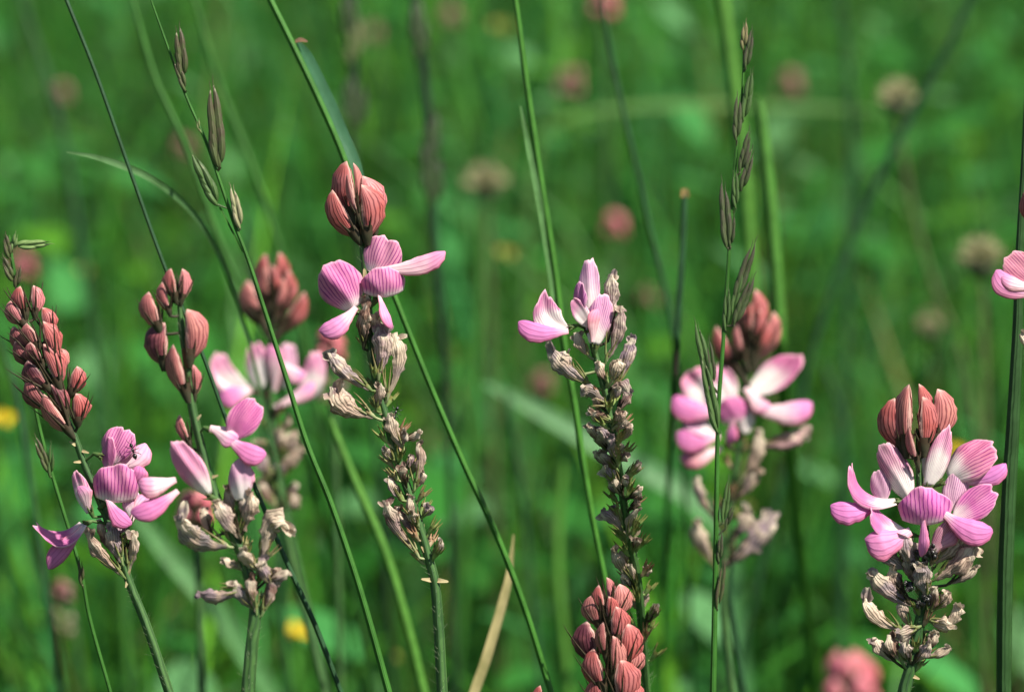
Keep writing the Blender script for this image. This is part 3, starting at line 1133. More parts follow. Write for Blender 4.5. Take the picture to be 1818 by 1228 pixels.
D.banner(f, (628, 548, 18), (583, 466, 26), 84, (-0.15, 0.3, 1), PINK, bend=0.10, cup=-0.35, fold=-0.1, notch=0.03, base=0.35)
D.banner(f, (641, 538, 12), (626, 476, 14), 18, (0.5, 0.1, 0.9), WHITE, bend=0.04, cup=-0.3, notch=0)
D.keel(f, (632, 546, 24), (570, 592, 30), 38, 0.14, (0.70, 0.28, 0.52, 0.35))
D.fcalyx(f, (644, 556), (622, 548), 24, 0.35)
for w in [(652, 540, 646, 614, 30, BROWN, 26, (640, 580)), (664, 558, 682, 606, 24, CREAMY, 12), (674, 578, 672, 668, 34, (0.50, 0.36, 0.36, 1), 22), (700, 592, 688, 704, 26, CREAMY, 14, (722, 640)), (582, 622, 656, 690, 34, GREY, 16, (610, 668)),
          (592, 684, 662, 738, 40, TAN, 20, (605, 735)), (673, 680, 668, 726, 20, TAN, 26), (692, 734, 716, 796, 22, CREAMY, 20), (746, 768, 716, 780, 16, CREAMY, 16), (742, 784, 736, 864, 16, TAN, 14), (752, 836, 738, 866, 16, TAN, 8),
          (692, 848, 712, 886, 20, MAUVE, 14), (683, 888, 742, 986, 24, (0.24, 0.14, 0.13, 1), 16, (690, 930)), (706, 900, 744, 950, 18, BROWN, 8), (728, 880, 742, 930, 16, TAN, 22)]:
    D.withered(*w)
D.spent_calyces(600, 760, 7, 31, 1.0)
D.spent_calyces(770, 1010, 18, 32, 1.45)
D.remains(780, 1000, 9, 33, 20)
for b in [(744, 1025, 3.0, 20), (786, 1027, -0.1, 22), (690, 800, 2.4), (752, 985, 2.2), (640, 500, 1.7, 24), (700, 700, 0.6), (655, 735, 2.9, 18)]:
    D.bract(*b)
D.done()

# ---- spike E
E = Spike(0.458, [(1046, 560), (1052, 610), (1062, 650), (1076, 700), (1086, 760), (1096, 820), (1106, 880), (1116, 950), (1130, 1020), (1138, 1090), (1143, 1160), (1148, 1228), (1150, 1270)],
          [4, 6, 7, 7, 7.5, 7.5, 8, 8, 8, 8, 8], 'long faded sainfoin spike, mostly withered, crowned by pale lilac flowers', lean=0.55, y0=-760.0)
f = E.flower()
E.banner(f, (1008, 585, 14), (967, 523, 24), 56, (-0.1, 0.5, 0.9), (0.74, 0.28, 0.50, 0.72), mid=(958, 578, 8), cup=0.35, notch=-0.08)
E.keel(f, (1008, 588, 18), (920, 576, 24), 38, 0.16, (0.60, 0.20, 0.46, 0.1))
E.fcalyx(f, (1022, 578), (1000, 586), 20, 0.3)
f = E.flower()
E.banner(f, (1042, 580, 4), (1048, 458, 6), 42, (0, 0.15, 1), (0.78, 0.50, 0.66, 0.6), bend=0.03, cup=-0.25, fold=-0.15, notch=0.03, base=0.4)
E.banner(f, (1028, 562, 12), (1030, 500, 20), 34, (-0.7, 0.2, 0.7), (0.56, 0.22, 0.46, 0.0), bend=0.08, cup=-0.3, notch=0)
E.banner(f, (1044, 580, 18), (1018, 530, 20), 30, (-0.2, 0.3, 1), WHITE, bend=0.04, cup=0.2, notch=0)
E.fcalyx(f, (1046, 596), (1038, 570), 24, 0.25)
f = E.flower()
E.banner(f, (1056, 612, 18), (1076, 520, 18), 52, (0.3, 0.1, 0.9), (0.72, 0.40, 0.58, 0.4), bend=0.06, cup=-0.45, fold=0.3, notch=0.0, base=0.4)
E.keel(f, (1052, 606, 24), (1058, 548, 30), 28, 0.06, (0.76, 0.36, 0.42, 0.5), 0.8, up=-1)
E.fcalyx(f, (1056, 624), (1060, 590), 26, 0.25)
for w in [(1084, 486, 1080, 600, 28, (0.55, 0.42, 0.40, 1), -2, (1088, 540)), (1101, 544, 1076, 640, 24, (0.55, 0.40, 0.38, 1), 10, (1104, 600)), (1124, 600, 1098, 680, 26, MAUVE, 4, (1112, 640)), (974, 616, 1048, 684, 30, GREY, 18, (1000, 660)),
          (1002, 628, 1018, 664, 20, GREY, 8), (1022, 590, 1046, 632, 20, TAN, 14), (1062, 642, 1078, 676, 20, BROWN, 28), (1094, 638, 1086, 676, 26, CREAMY, 20), (1116, 700, 1088, 688, 24, TAN, 20, (1104, 676)), (1034, 704, 1082, 720, 26, GREY, 16, (1034, 676)),
          (1050, 730, 1088, 748, 22, BROWN, 20), (1112, 745, 1090, 760, 22, CREAMY, 18), (1068, 760, 1090, 790, 22, GREY, 22), (1044, 752, 1076, 790, 18, BROWN, 8), (1118, 690, 1096, 730, 20, BROWN, 2),
          (1062, 800, 1096, 835, 22, BROWN, 18), (1086, 770, 1096, 820, 20, MAUVE, 24), (1074, 826, 1102, 862, 24, MAUVE, 20), (1056, 800, 1084, 830, 16, GREY, 4), (1092, 850, 1106, 880, 18, CREAMY, 20),
          (1066, 912, 1112, 952, 22, MAUVE, 14, (1085, 910)), (1134, 904, 1114, 956, 16, CREAMY, 20, (1112, 920)), (1088, 972, 1128, 1036, 20, TAN, 16, (1100, 1010)), (1120, 1000, 1130, 1040, 14, CREAMY, 18)]:
    E.withered(*w)
E.spent_calyces(690, 900, 18, 41, 1.5)
E.spent_calyces(900, 1180, 19, 42, 1.35)
E.remains(710, 900, 14, 43, 24)
E.remains(900, 1120, 9, 44, 16)
E.done()

# ---- spike F (young, at the foot)
F_ = Spike(0.450, [(1080, 1060), (1082, 1120), (1084, 1180), (1086, 1228), (1088, 1300)], [4, 7, 8, 9, 10], 'short young sainfoin spike, a dense cone of striped red buds, none open yet')
for a in [(1078, 1024, 1084, 1080, 16, 1, 0, PINKB), (1062, 1038, 1074, 1098, 20, -1, 14, RED), (1102, 1036, 1090, 1096, 32, 1, 2, RED2), (1050, 1056, 1066, 1112, 30, -1, 8, RED2), (1082, 1058, 1081, 1104, 20, 1, 24, RED),
          (1096, 1076, 1090, 1140, 30, 1, 20, RED), (1040, 1102, 1056, 1178, 38, -1, 10, SHADE_RED), (1070, 1104, 1076, 1168, 18, -1, 34, RED2), (1116, 1106, 1104, 1188, 38, 1, 14, RED), (1090, 1128, 1088, 1206, 26, 1, 32, RED2),
          (1052, 1150, 1070, 1226, 32, -1, 26, RED), (1132, 1150, 1114, 1200, 26, 1, 4, RED2), (1104, 1170, 1102, 1250, 42, 1, 26, RED), (1058, 1200, 1076, 1270, 30, -1, 20, RED), (1130, 1210, 1104, 1280, 34, 1, 10, RED)]:
    F_.bud(*a[:4], a[4] * 1.15, *a[5:], tooth=0.6)
F_.done()

# ---- spike G (behind the spikelet grass)
G = Spike(0.565, [(1335, 580), (1327, 640), (1320, 700), (1312, 790), (1300, 870), (1290, 950), (1285, 1010), (1286, 1100), (1300, 1228), (1305, 1270)],
          [3, 7, 7, 7, 7, 7, 7, 7], 'blurred sainfoin spike with white and pink flowers standing behind the upright rye grass', hairs=False, calyx=DARKC)
for a in [(1342, 514, 1336, 608, 30, 1, 6, RED), (1376, 554, 1342, 644, 32, 1, 6, RED2), (1334, 538, 1331, 616, 22, -1, 20, RED), (1318, 544, 1328, 620, 24, -1, 4, RED2), (1362, 568, 1337, 642, 26, 1, 18, RED),
          (1308, 578, 1326, 650, 18, -1, 26, PINKB), (1270, 580, 1320, 670, 32, -1, 10, RED), (1350, 550, 1334, 625, 22, 1, 24, RED)]:
    G.bud(*a)
f = G.flower()
G.banner(f, (1328, 700, 10), (1424, 634, 16), 70, (-0.35, 0.7, 0.8), (0.74, 0.24, 0.44, 0.62), bend=-0.05, cup=0.3, notch=0.0)
G.keel(f, (1336, 726, 20), (1442, 722, 20), 44, 0.14, (0.66, 0.26, 0.50, 0.7))
G.keel(f, (1322, 690, 18), (1366, 728, 24), 30, 0.05, WHITE)
G.fcalyx(f, (1322, 716), (1350, 714), 24, 0.2)
f = G.flower()
G.banner(f, (1260, 724, 12), (1226, 654, 16), 66, (-0.2, 0.6, 0.9), (0.72, 0.26, 0.42, 0.70), bend=0.05, cup=0.25)
G.banner(f, (1296, 724, 10), (1268, 648, 12), 56, (0, 0.5, 0.9), WHITE, bend=0.05, cup=0.2)
G.keel(f, (1276, 730, 20), (1194, 712, 26), 44, 0.16, KEEL)
G.fcalyx(f, (1300, 740), (1276, 726), 24, 0.2)
f = G.flower()
G.banner(f, (1306, 752, 22), (1296, 702, 28), 56, (0, 0.5, 0.9), PINK, bend=0.12, cup=-0.3, base=0.7)
G.keel(f, (1302, 744, 26), (1296, 790, 30), 28, 0.03, KEEL, 0.9)
G.banner(f, (1324, 770, 14), (1326, 706, 14), 34, (0.3, 0.3, 0.9), WHITE, bend=0.05, cup=-0.2)
G.fcalyx(f, (1312, 770), (1304, 750), 24, 0.2)
f = G.flower()
G.banner(f, (1270, 772, 14), (1212, 748, 20), 40, (-0.1, 0.7, 0.7), PALE, bend=0.05, cup=0.2)
G.keel(f, (1276, 774, 20), (1202, 774, 26), 42, 0.16, KEEL)
G.keel(f, (1282, 796, 14), (1208, 818, 16), 36, 0.05, (0.66, 0.26, 0.30, 0.5))
G.fcalyx(f, (1298, 796), (1274, 780), 24, 0.3)
for w in [(1432, 766, 1346, 792, 34, (0.55, 0.32, 0.34, 1), 8), (1349, 762, 1312, 856, 24, TAN, 18, (1346, 820)), (1346, 828, 1304, 888, 20, TAN, 10), (1238, 846, 1274, 924, 18, TAN, 8, (1236, 890)),
          (1234, 922, 1270, 1008, 32, CREAMY, 12, (1242, 970)), (1372, 912, 1290, 1002, 40, MAUVE, 12, (1340, 970)), (1330, 905, 1298, 960, 26, CREAMY, 18)]:
    G.withered(*w)
G.spent_calyces(800, 1000, 8, 51, 1.0)
G.done()

# ---- spike H (right, full flower)
H = Spike(0.455, [(1630, 760), (1631, 820), (1634, 870), (1641, 930), (1645, 1000), (1640, 1060), (1630, 1120), (1615, 1190), (1605, 1228), (1598, 1270)],
          [4, 6, 7, 8, 9, 10, 11, 12, 12], 'full sainfoin spike ringed with striped pink flowers, aphids on its withered lower half')
H.bud(1667, 690, 1658, 782, 44, 1, -4, RED2, 0.3, 0.12, None, 0.16)
H.bud(1586, 706, 1604, 800, 46, -1, 0, RED, 0.3, 0.2, None, 0.16)
H.bud(1633, 681, 1640, 770, 26, 1, 0, RED, 0.3, 0.2)
H.bud(1612, 682, 1610, 800, 44, -1, 16, RED2, 0.8, 0.16)
H.bud(1640, 704, 1640, 800, 44, 1, 20, RED, 0.7, 0.18)
H.bud(1613, 758, 1630, 826, 18, -1, 34, PINKB, 0.7, 0.15)
f = H.flower()
H.banner(f, (1614, 884, 8), (1566, 786, 6), 56, (-0.25, 0.2, 0.9), (0.66, 0.36, 0.44, 0.50), bend=0.06, cup=-0.35, fold=-0.2, notch=0.04, base=0.35)
H.banner(f, (1568, 892, 4), (1558, 834, 6), 38, (-0.2, 0.2, 0.9), (0.70, 0.44, 0.56, 0.1), bend=0.05, cup=-0.2, notch=0)
H.fcalyx(f, (1622, 892), (1600, 860), 24, 0.2)
f = H.flower()
H.banner(f, (1590, 888, 14), (1512, 822, 26), 42, (0.2, 0.75, 0.6), (0.70, 0.22, 0.46, 0.30), mid=(1508, 900, 26), cup=-0.2, notch=0.10, base=0.5)
H.keel(f, (1560, 898, 16), (1475, 904, 28), 44, 0.14, (0.62, 0.20, 0.48, 0.05))
H.fcalyx(f, (1604, 892), (1570, 890), 24, 0.3)
f = H.flower()
H.banner(f, (1612, 944, 22), (1548, 900, 30), 46, (-0.1, 0.75, 0.7), (0.70, 0.24, 0.50, 0.5), mid=(1560, 950, 30), cup=0.25, notch=0.0)
H.keel(f, (1616, 944, 24), (1538, 966, 36), 56, 0.12, (0.70, 0.26, 0.48, 0.15))
H.fcalyx(f, (1624, 950), (1600, 946), 24, 0.3)
f = H.flower()
H.banner(f, (1644, 932, 34), (1642, 864, 34), 98, (0, 0.5, 1), (0.72, 0.20, 0.52, 0.08), bend=0.18, cup=-0.42, notch=0.05, base=0.85, shoulder=0.5)
H.keel(f, (1640, 916, 36), (1638, 988, 44), 26, 0.03, (0.72, 0.28, 0.54, 0.1), 0.9)
H.fcalyx(f, (1640, 950), (1642, 925), 24, 0.3, 20)
f = H.flower()
H.banner(f, (1690, 906, 14), (1706, 836, 6), 50, (0.15, 0.15, 1), (0.72, 0.46, 0.58, 0.15), bend=0.06, cup=-0.25, notch=0.02, base=0.55)
H.banner(f, (1694, 922, 20), (1768, 866, 22), 62, (0.35, 0.45, 0.8), (0.68, 0.18, 0.46, 0.28), bend=0.06, cup=-0.1, fold=0.2, notch=0.06)
H.keel(f, (1676, 912, 26), (1760, 948, 34), 48, 0.16, (0.64, 0.20, 0.46, 0.15))
H.fcalyx(f, (1668, 920), (1690, 916), 24, 0.3)
f = H.flower()
H.banner(f, (1684, 846, 4), (1768, 790, 4), 76, (0.05, 0.5, 0.9), (0.72, 0.24, 0.40, 0.38), bend=0.10, cup=-0.2, fold=-0.15, notch=0.08, base=0.3)
H.keel(f, (1710, 858, 0), (1788, 828, 2), 34, 0.10, (0.60, 0.20, 0.50, 0.3))
H.fcalyx(f, (1664, 860), (1690, 846), 24, 0.2)
f = H.flower()
H.banner(f, (1650, 864, 14), (1683, 762, 16), 44, (0.1, 0.1, 1), WHITE, bend=0.05, cup=-0.5, fold=0.25, notch=-0.12, base=0.5)
H.banner(f, (1640, 846, 0), (1662, 784, -6), 34, (0.1, 0.2, 1), WHITE, bend=0.05, cup=-0.2, notch=0)
H.fcalyx(f, (1646, 872), (1660, 830), 24, 0.2)
f = H.flower()
H.banner(f, (1656, 980, 20), (1708, 916, 22), 44, (0.3, 0.1, 0.9), (0.60, 0.30, 0.36, 0.05), bend=0.06, cup=-0.4, fold=0.2, notch=0)
H.keel(f, (1650, 976, 14), (1700, 940, 16), 30, 0.05, (0.6, 0.30, 0.40, 0.3))
H.fcalyx(f, (1648, 984), (1670, 960), 24, 0.3)
for w in [(1608, 950, 1632, 1012, 38, MAUVE, 26), (1568, 974, 1612, 1010, 30, GREY, 12), (1702, 952, 1660, 996, 36, TAN, 10), (1728, 968, 1662, 1026, 46, TAN, 18), (1734, 1004, 1684, 1036, 18, CREAMY, 14), (1640, 1002, 1646, 1056, 32, GREY, 36),
          (1546, 1008, 1618, 1072, 30, GREY, 20, (1572, 1060)), (1584, 1006, 1604, 1054, 24, BROWN, 8), (1686, 1050, 1662, 1080, 22, TAN, 18), (1534, 1058, 1600, 1118, 30, CREAMY, 22, (1548, 1105)), (1698, 1072, 1672, 1116, 24, CREAMY, 14, (1702, 1100)),
          (1690, 1108, 1648, 1100, 26, CREAMY, 24), (1592, 1126, 1632, 1112, 24, GREY, 26), (1552, 1130, 1588, 1172, 26, CREAMY, 16, (1560, 1160)), (1580, 1126, 1602, 1176, 24, BROWN, 22), (1608, 1136, 1616, 1174, 22, GREY, 28), (1650, 1140, 1622, 1176, 22, MAUVE, 24),
          (1688, 1148, 1642, 1166, 18, CREAMY, 16), (1600, 1060, 1618, 1116, 18, TAN, 10), (1660, 1040, 1648, 1090, 20, BROWN, 28), (1610, 985, 1630, 1040, 22, BROWN, 14), (1660, 1120, 1636, 1160, 20, BROWN, 20)]:
    H.withered(*w)
H.spent_calyces(990, 1200, 14, 61, 1.2)
for b in [(1622, 1195, -0.4, 18), (1650, 860, 0.4), (1600, 1180, 2.6)]:
    H.bract(*b)
H.done()

# ---- spike I at the right border, J below, others behind
I_ = Spike(0.456, [(1846, 380), (1848, 460), (1850, 540), (1852, 700), (1856, 900), (1860, 1228), (1862, 1270)], [4, 6, 7, 8, 9, 10, 10],
           'sainfoin spike with a pink and white flower poking out beside the dark upright stalk')
for a in [(1832, 330, 1842, 410, 34, -1, 8, RED), (1862, 330, 1850, 410, 34, 1, 4, RED), (1846, 316, 1846, 400, 30, 1, -6, RED2)]:
    I_.bud(*a)
f = I_.flower()
I_.banner(f, (1838, 508, 14), (1788, 452, 22), 62, (-0.3, 0.5, 0.8), (0.62, 0.24, 0.32, 0.10), bend=0.08, cup=0.25, notch=0.06)
I_.keel(f, (1842, 520, 22), (1766, 486, 30), 44, 0.2, (0.68, 0.26, 0.46, 0.2))
I_.keel(f, (1840, 512, 28), (1776, 494, 40), 26, 0.06, WHITE)
I_.fcalyx(f, (1846, 520), (1820, 508), 24, 0.3)
for w in [(1812, 592, 1850, 620, 20, CREAMY, 10), (1886, 590, 1854, 640, 24, TAN, 10)]:
    I_.withered(*w)
I_.done()

J_ = Spike(0.452, [(960, 1250), (962, 1290), (964, 1340)], [4, 6, 7], 'sainfoin bud spike whose red tip only just shows above the lower grass', hairs=False)
for a in [(958, 1216, 960, 1272, 20, -1, 8, RED), (972, 1230, 966, 1284, 22, 1, 6, RED), (946, 1236, 958, 1290, 22, -1, 6, RED2)]:
    J_.bud(*a)
J_.done()


def soft_spike(d, x, y, s, label, rows=3, cols=(RED2, PINKB, RED), lean=(10, 300), withered_tail=True):
    """young sainfoin head standing back in the meadow; s = head width in photo pixels"""
    q = Spike(d, [(x, y - s * 0.2), (x + lean[0] * 0.1, y + s * 0.5), (x + lean[0] * 0.5, y + s * 1.3), (x + lean[0], y + lean[1])], [s * 0.05, s * 0.08, s * 0.09, s * 0.09], label, hairs=False, group='pink sainfoin heads out in the meadow', calyx=DARKC)
    rs = random.Random(int(x * 3 + y))
    for r in range(rows):
        for k in range(4):
            ph = k * math.pi / 2 + r * 0.8 + rs.random() * 0.4
            ox, oz = math.cos(ph), math.sin(ph)
            rad = s * (0.12 + 0.10 * r)
            bx, by = x + ox * rad * 0.35, y + s * (0.15 + 0.28 * r)
            tx, ty = x + ox * (rad + s * 0.10), by - s * (0.58 - 0.08 * r + rs.uniform(-0.16, 0.10))
            q.bud(tx, ty, bx, by, s * 0.34, 1 if ox > 0 else -1, oz * rad, rs.choice(cols), 0.3, 0.3)
    if withered_tail:
        for k in range(4):
            by = y + s * (1.0 + 0.25 * k)
            sg = 1 if k % 2 else -1
            q.withered(x + sg * s * 0.4, by - s * 0.3, x + sg * s * 0.05, by, s * 0.24, TAN, 4)
    q.done()
    return q


HOT = ((0.84, 0.18, 0.26, 1), (0.84, 0.24, 0.34, 1))
DULL = ((0.42, 0.22, 0.20, 1), (0.36, 0.22, 0.18, 1))
soft_spike(0.86, 1512, 1216, 122, 'large soft pink sainfoin head low beside the full-flowered spike', 2, HOT, withered_tail=False)
soft_spike(0.66, 588, 615, 66, 'soft red sainfoin head showing behind the pale-flowered spike', 2, HOT)
soft_spike(0.60, 348, 902, 84, 'soft red sainfoin head glowing behind the withered flowers', 2, HOT, withered_tail=False)
far = 'blurred pink sainfoin head standing in the far meadow grass'
for (x, y, s, d, c) in [(1090, 400, 52, 1.05, HOT), (1072, 8, 60, 1.15, HOT), (40, 470, 52, 1.0, HOT), (1148, 525, 40, 1.15, DULL)]:
    soft_spike(d * 1.35, x, y, s, far, 2, c, withered_tail=False)
dull = 'blurred dull brownish pink sainfoin head fading in the far meadow grass'
for (x, y, s, d, c) in [(1010, 148, 62, 1.25, DULL), (110, 165, 42, 1.3, DULL), (1652, 572, 52, 1.1, DULL), (768, 790, 44, 0.95, DULL), (962, 680, 50, 0.95, DULL), (326, 262, 40, 1.2, DULL), (800, 30, 44, 1.4, DULL), (1400, 150, 60, 1.4, DULL), (660, 60, 40, 1.4, DULL)]:
    soft_spike(d * 1.5, x, y, s * 0.9, dull, 2, c, withered_tail=False)
soft_spike(0.80, 112, 1050, 44, 'faded greyish sainfoin spike with a brown tail low in the grass', 2, ((0.42, 0.28, 0.26, 1),), (40, 200))


# ------------------------------------------------------------------ grass stalks and blades
LIME = (0.095, 0.26, 0.035, 1)
GRN = (0.046, 0.165, 0.022, 1)
DKG = (0.022, 0.080, 0.028, 1)
BLG = (0.035, 0.13, 0.060, 1)
PALEG = (0.15, 0.30, 0.12, 1)
OLIVE = (0.10, 0.12, 0.045, 1)
STRAW = (0.48, 0.40, 0.20, 1)


class Stalk:
    def __init__(self, d, path, radii, label, col=GRN, name='grass_stalk', group='grass stalks among the flower spikes', flat=False, ground=True, cat='grass', lean=0.0, face=(0.25, -1, 0.25)):
        self.d, self.lean = d, lean
        self.path = crom([p3(*p) for p in path], 7)
        rad = np.interp(np.linspace(0, 1, len(self.path)), np.linspace(0, 1, len(radii)), radii) * (1.0 if flat else 0.72)
        W = place(self.path, d, lean)
        rw = rad * px_size(d)
        if ground:
            W, rw = to_ground(W, rw)
        self.origin = W[-1].copy()
        self.root = tag(empty(name, self.origin), label, cat, group)
        if flat:
            m = Mesh().grid(*ribbon_grid(W, rw, face))
        else:
            m = Mesh().grid(*tube_grid(W, rw, 8))
        link('blade' if flat else 'stem', *m.arrays(), M['stalk'], self.root, self.origin, col)
        self.k = 0

    def part(self, name, mesh, mat, col):
        V, F, UV = mesh.arrays()
        return link(name, place(V, self.d, self.lean), F, UV, mat, self.root, self.origin, col)

    def spikelet(self, tx, ty, bx, by, w, col=(0.12, 0.10, 0.06, 1), n=6, z=4, awn=0.12):
        self.k += 1
        rs = random.Random(self.k * 5 + tx)
        b, t = p3(bx, by, z), p3(tx, ty, z + 4)
        a = unit(t - b)
        L = np.linalg.norm(t - b)
        perp = np.array([a[1], -a[0], 0])
        m = Mesh()
        for i in range(n):
            f0 = 0.50 * i / n
            sg = 1 if i % 2 else -1
            p0 = b + a * L * f0 + perp * sg * w * 0.05
            p1 = b + a * L * min(1.0, f0 + 0.56 + rs.uniform(-.04, .04)) + perp * sg * w * (0.26 - 0.22 * i / n + rs.uniform(-.05, .05)) + np.array([0, 0, rs.uniform(-2, 4)])
            P, UV = pod_grid(p0, p1, w * 0.52, w * 0.46, perp * sg + np.array([0, 0, 0.4]), 0.05, prof_lance, 10, 10)
            m.grid(P, UV)
            pp = quad_spine(p1 - a * 2, p1 + a * L * awn * 0.5, p1 + a * L * awn + perp * sg * 1.5, 4)
            m.grid(*tube_grid(pp, np.array([0.9, 0.7, 0.5, 0.2]), 4))
        j = np.argmin(((self.path[:, :2] - np.array([bx, -by - 6])) ** 2).sum(1))
        pp = quad_spine(self.path[j], (self.path[j] + b) / 2, b + a * 3, 5)
        m.grid(*tube_grid(pp, np.full(5, 1.7), 5))
        return self.part('spikelet', m, M['glume'], col)

    def leaf(self, path, hw, col, z=0, face=(0.1, 0.2, 1.0)):
        pts = crom([p3(p[0], p[1], p[2] if len(p) > 2 else z) for p in path], 6)
        h = np.interp(np.linspace(0, 1, len(pts)), np.linspace(0, 1, len(hw)), hw)
        m = Mesh().grid(*ribbon_grid(pts, h, face))
        return self.part('leaf', m, M['stalk'], col)


DARKSP = (0.060, 0.046, 0.026, 1)
GRNSP = (0.050, 0.095, 0.028, 1)
PURSP = (0.050, 0.042, 0.030, 1)
DKSP2 = (0.012, 0.022, 0.010, 1)
# spikelet grass on the left
g = Stalk(0.449, [(255, -40), (268, 0), (290, 62), (328, 165), (364, 248), (388, 315), (414, 392), (441, 462), (476, 570), (511, 680), (546, 790), (590, 900), (640, 1050), (690, 1228), (702, 1275)],
          [1.5, 2.5, 3.5, 4, 4.5, 5, 6, 7, 8, 9, 9.5], 'slender drooping grass stalk with a few plump brown spikelets', GRN)
g.spikelet(316, 48, 326, 142, 22, DARKSP)
g.spikelet(308, 98, 331, 164, 14, DARKSP, 4)
g.spikelet(376, 150, 390, 300, 28, DARKSP, 8)
g.spikelet(391, 200, 392, 300, 16, DARKSP, 5)
g.spikelet(341, 270, 388, 366, 24, GRNSP, 7)
g.leaf([(430, 448), (412, 410), (387, 362)], [2, 1.8, 1.6], GRN)
g.spikelet(411, 328, 428, 408, 18, (0.30, 0.27, 0.16, 1), 5)
g.spikelet(351, 208, 353, 232, 7, (0.2, 0.22, 0.1, 1), 2)
# spikelet grass on the right
g = Stalk(0.447, [(1321, 70), (1320, 110), (1318, 160), (1309, 250), (1302, 330), (1296, 420), (1290, 520), (1283, 620), (1277, 700), (1274, 780), (1272, 900), (1270, 1020), (1268, 1130), (1266, 1228), (1265, 1275)],
          [1.5, 2.5, 3.5, 4.5, 5, 5.5, 6, 7, 8, 9], 'stiff upright rye grass stalk with spikelets set alternately up both sides', GRN)
for a in [(1323, 36, 1320, 90, 14, (0.22, 0.17, 0.09, 1), 4), (1336, 50, 1324, 124, 14, PURSP, 5), (1335, 124, 1320, 216, 17, GRNSP, 6), (1311, 166, 1308, 252, 16, PURSP, 5), (1332, 228, 1314, 308, 15, PURSP, 5), (1337, 264, 1316, 340, 15, PURSP, 5),
          (1305, 300, 1307, 372, 13, GRNSP, 4), (1284, 322, 1292, 442, 20, PURSP, 7), (1302, 380, 1297, 440, 12, PURSP, 4), (1340, 428, 1304, 536, 17, PURSP, 6), (1338, 488, 1303, 580, 17, PURSP, 6), (1318, 470, 1300, 560, 13, GRNSP, 4),
          (1292, 500, 1289, 590, 12, GRNSP, 4), (1236, 572, 1264, 690, 18, GRNSP, 7), (1258, 600, 1268, 690, 12, PURSP, 4), (1247, 636, 1276, 770, 18, GRNSP, 7), (1295, 848, 1284, 930, 12, GRNSP, 5), (1280, 940, 1277, 1000, 11, PURSP, 4), (1286, 990, 1274, 1084, 12, DARKSP, 4), (1304, 890, 1288, 940, 9, PURSP, 3)]:
    g.spikelet(*a)
g.leaf([(1280, 770), (1262, 720), (1250, 660)], [2, 2, 1.5], GRN)
# small green spike behind bud cone A
g = Stalk(0.470, [(16, 418), (20, 450), (28, 500), (44, 600), (62, 720), (86, 820), (140, 1000), (160, 1100), (196, 1228), (208, 1275)], [3, 5, 5, 5, 5, 5, 5, 5], 'grass spike with one pale green spikelet sticking out sideways above the shade-darkened red bud cone', GRN)
g.spikelet(92, 431, 26, 437, 18, (0.20, 0.30, 0.10, 1), 6, 6)
for a in [(30, 408, 22, 446, 11, (0.16, 0.24, 0.09, 1), 3), (8, 412, 18, 460, 15, DARKSP, 4), (3, 452, 24, 500, 16, DARKSP, 4), (36, 470, 28, 512, 14, DARKSP, 4), (60, 770, 88, 840, 15, DARKSP, 4), (92, 780, 90, 850, 12, GRNSP, 3), (142, 985, 146, 1040, 12, DARKSP, 3)]:
    g.spikelet(*a)
# dark blurred spikes behind
g = Stalk(0.74, [(734, -30), (742, 40), (750, 120), (762, 220), (766, 330), (772, 450), (790, 650), (800, 900)], [12, 14, 13, 13, 13, 10, 8], 'dark blurred grass spike standing behind the crown of red buds', (0.010, 0.034, 0.012, 1))
for a in [(738, -10, 744, 80, 36, DKSP2), (752, 30, 744, 110, 32, DKSP2), (772, 190, 762, 300, 34, DKSP2), (756, 230, 766, 350, 34, DKSP2), (778, 270, 768, 370, 32, DKSP2)]:
    g.spikelet(*a, n=4)
g = Stalk(0.80, [(612, -40), (622, 60), (630, 150), (626, 240), (636, 400), (660, 700)], [10, 12, 12, 12, 8], 'dark blurred grass spike rising behind the broad blue-green leaf', (0.010, 0.034, 0.012, 1))
for a in [(616, -20, 624, 70, 34, DKSP2), (634, 30, 624, 120, 34, OLIVE), (618, 130, 628, 220, 32, DKSP2), (642, 150, 630, 240, 34, DKSP2)]:
    g.spikelet(*a, n=4)

SH = 'blurred green grass stalk standing loose in the meadow behind the spikes'
Stalk(0.475, [(104, -40), (118, 0), (170, 130), (230, 300), (295, 480), (356, 620), (403, 747), (455, 870), (510, 1000), (560, 1110), (605, 1228), (620, 1270)], [5, 5, 5, 5, 5.5, 6, 7, 7], 'thin dark green leafless stalk slanting behind the salmon-budded spike', DKG)
Stalk(0.60, [(222, -40), (236, 0), (272, 130), (330, 260), (392, 430), (440, 540), (500, 700), (570, 900), (640, 1228)], [6, 7, 7, 7, 7, 7], 'blurred pale green stalk slanting alongside the drooping spikelet grass', GRN, lean=2.0)
Stalk(0.68, [(330, -40), (345, 0), (390, 150), (450, 300), (490, 420), (540, 600), (600, 900)], [6, 8, 8, 8, 8], SH, GRN)
g = Stalk(0.484, [(462, -40), (480, 0), (522, 85), (572, 190), (612, 285), (662, 430), (706, 540), (762, 680), (822, 820), (882, 950), (932, 1080), (978, 1228), (992, 1270)], [8, 8.5, 8.5, 8, 7.5, 7.5, 8, 8, 8], 'long smooth green stalk with a broad leaf, slanting behind the crown of red buds', (0.050, 0.185, 0.020, 1))
g.leaf([(524, 72, -4), (545, 100, -14), (580, 180, -22), (604, 240, -24), (628, 296, -22), (655, 400, -12), (672, 450, -4)], [3, 10, 15, 16, 15, 9, 6], BLG, face=(0.5, 0.1, 1))
g.leaf([(524, 74, -2), (534, 71, 0), (546, 74, 2)], [3, 4, 1.5], (0.30, 0.16, 0.10, 1))
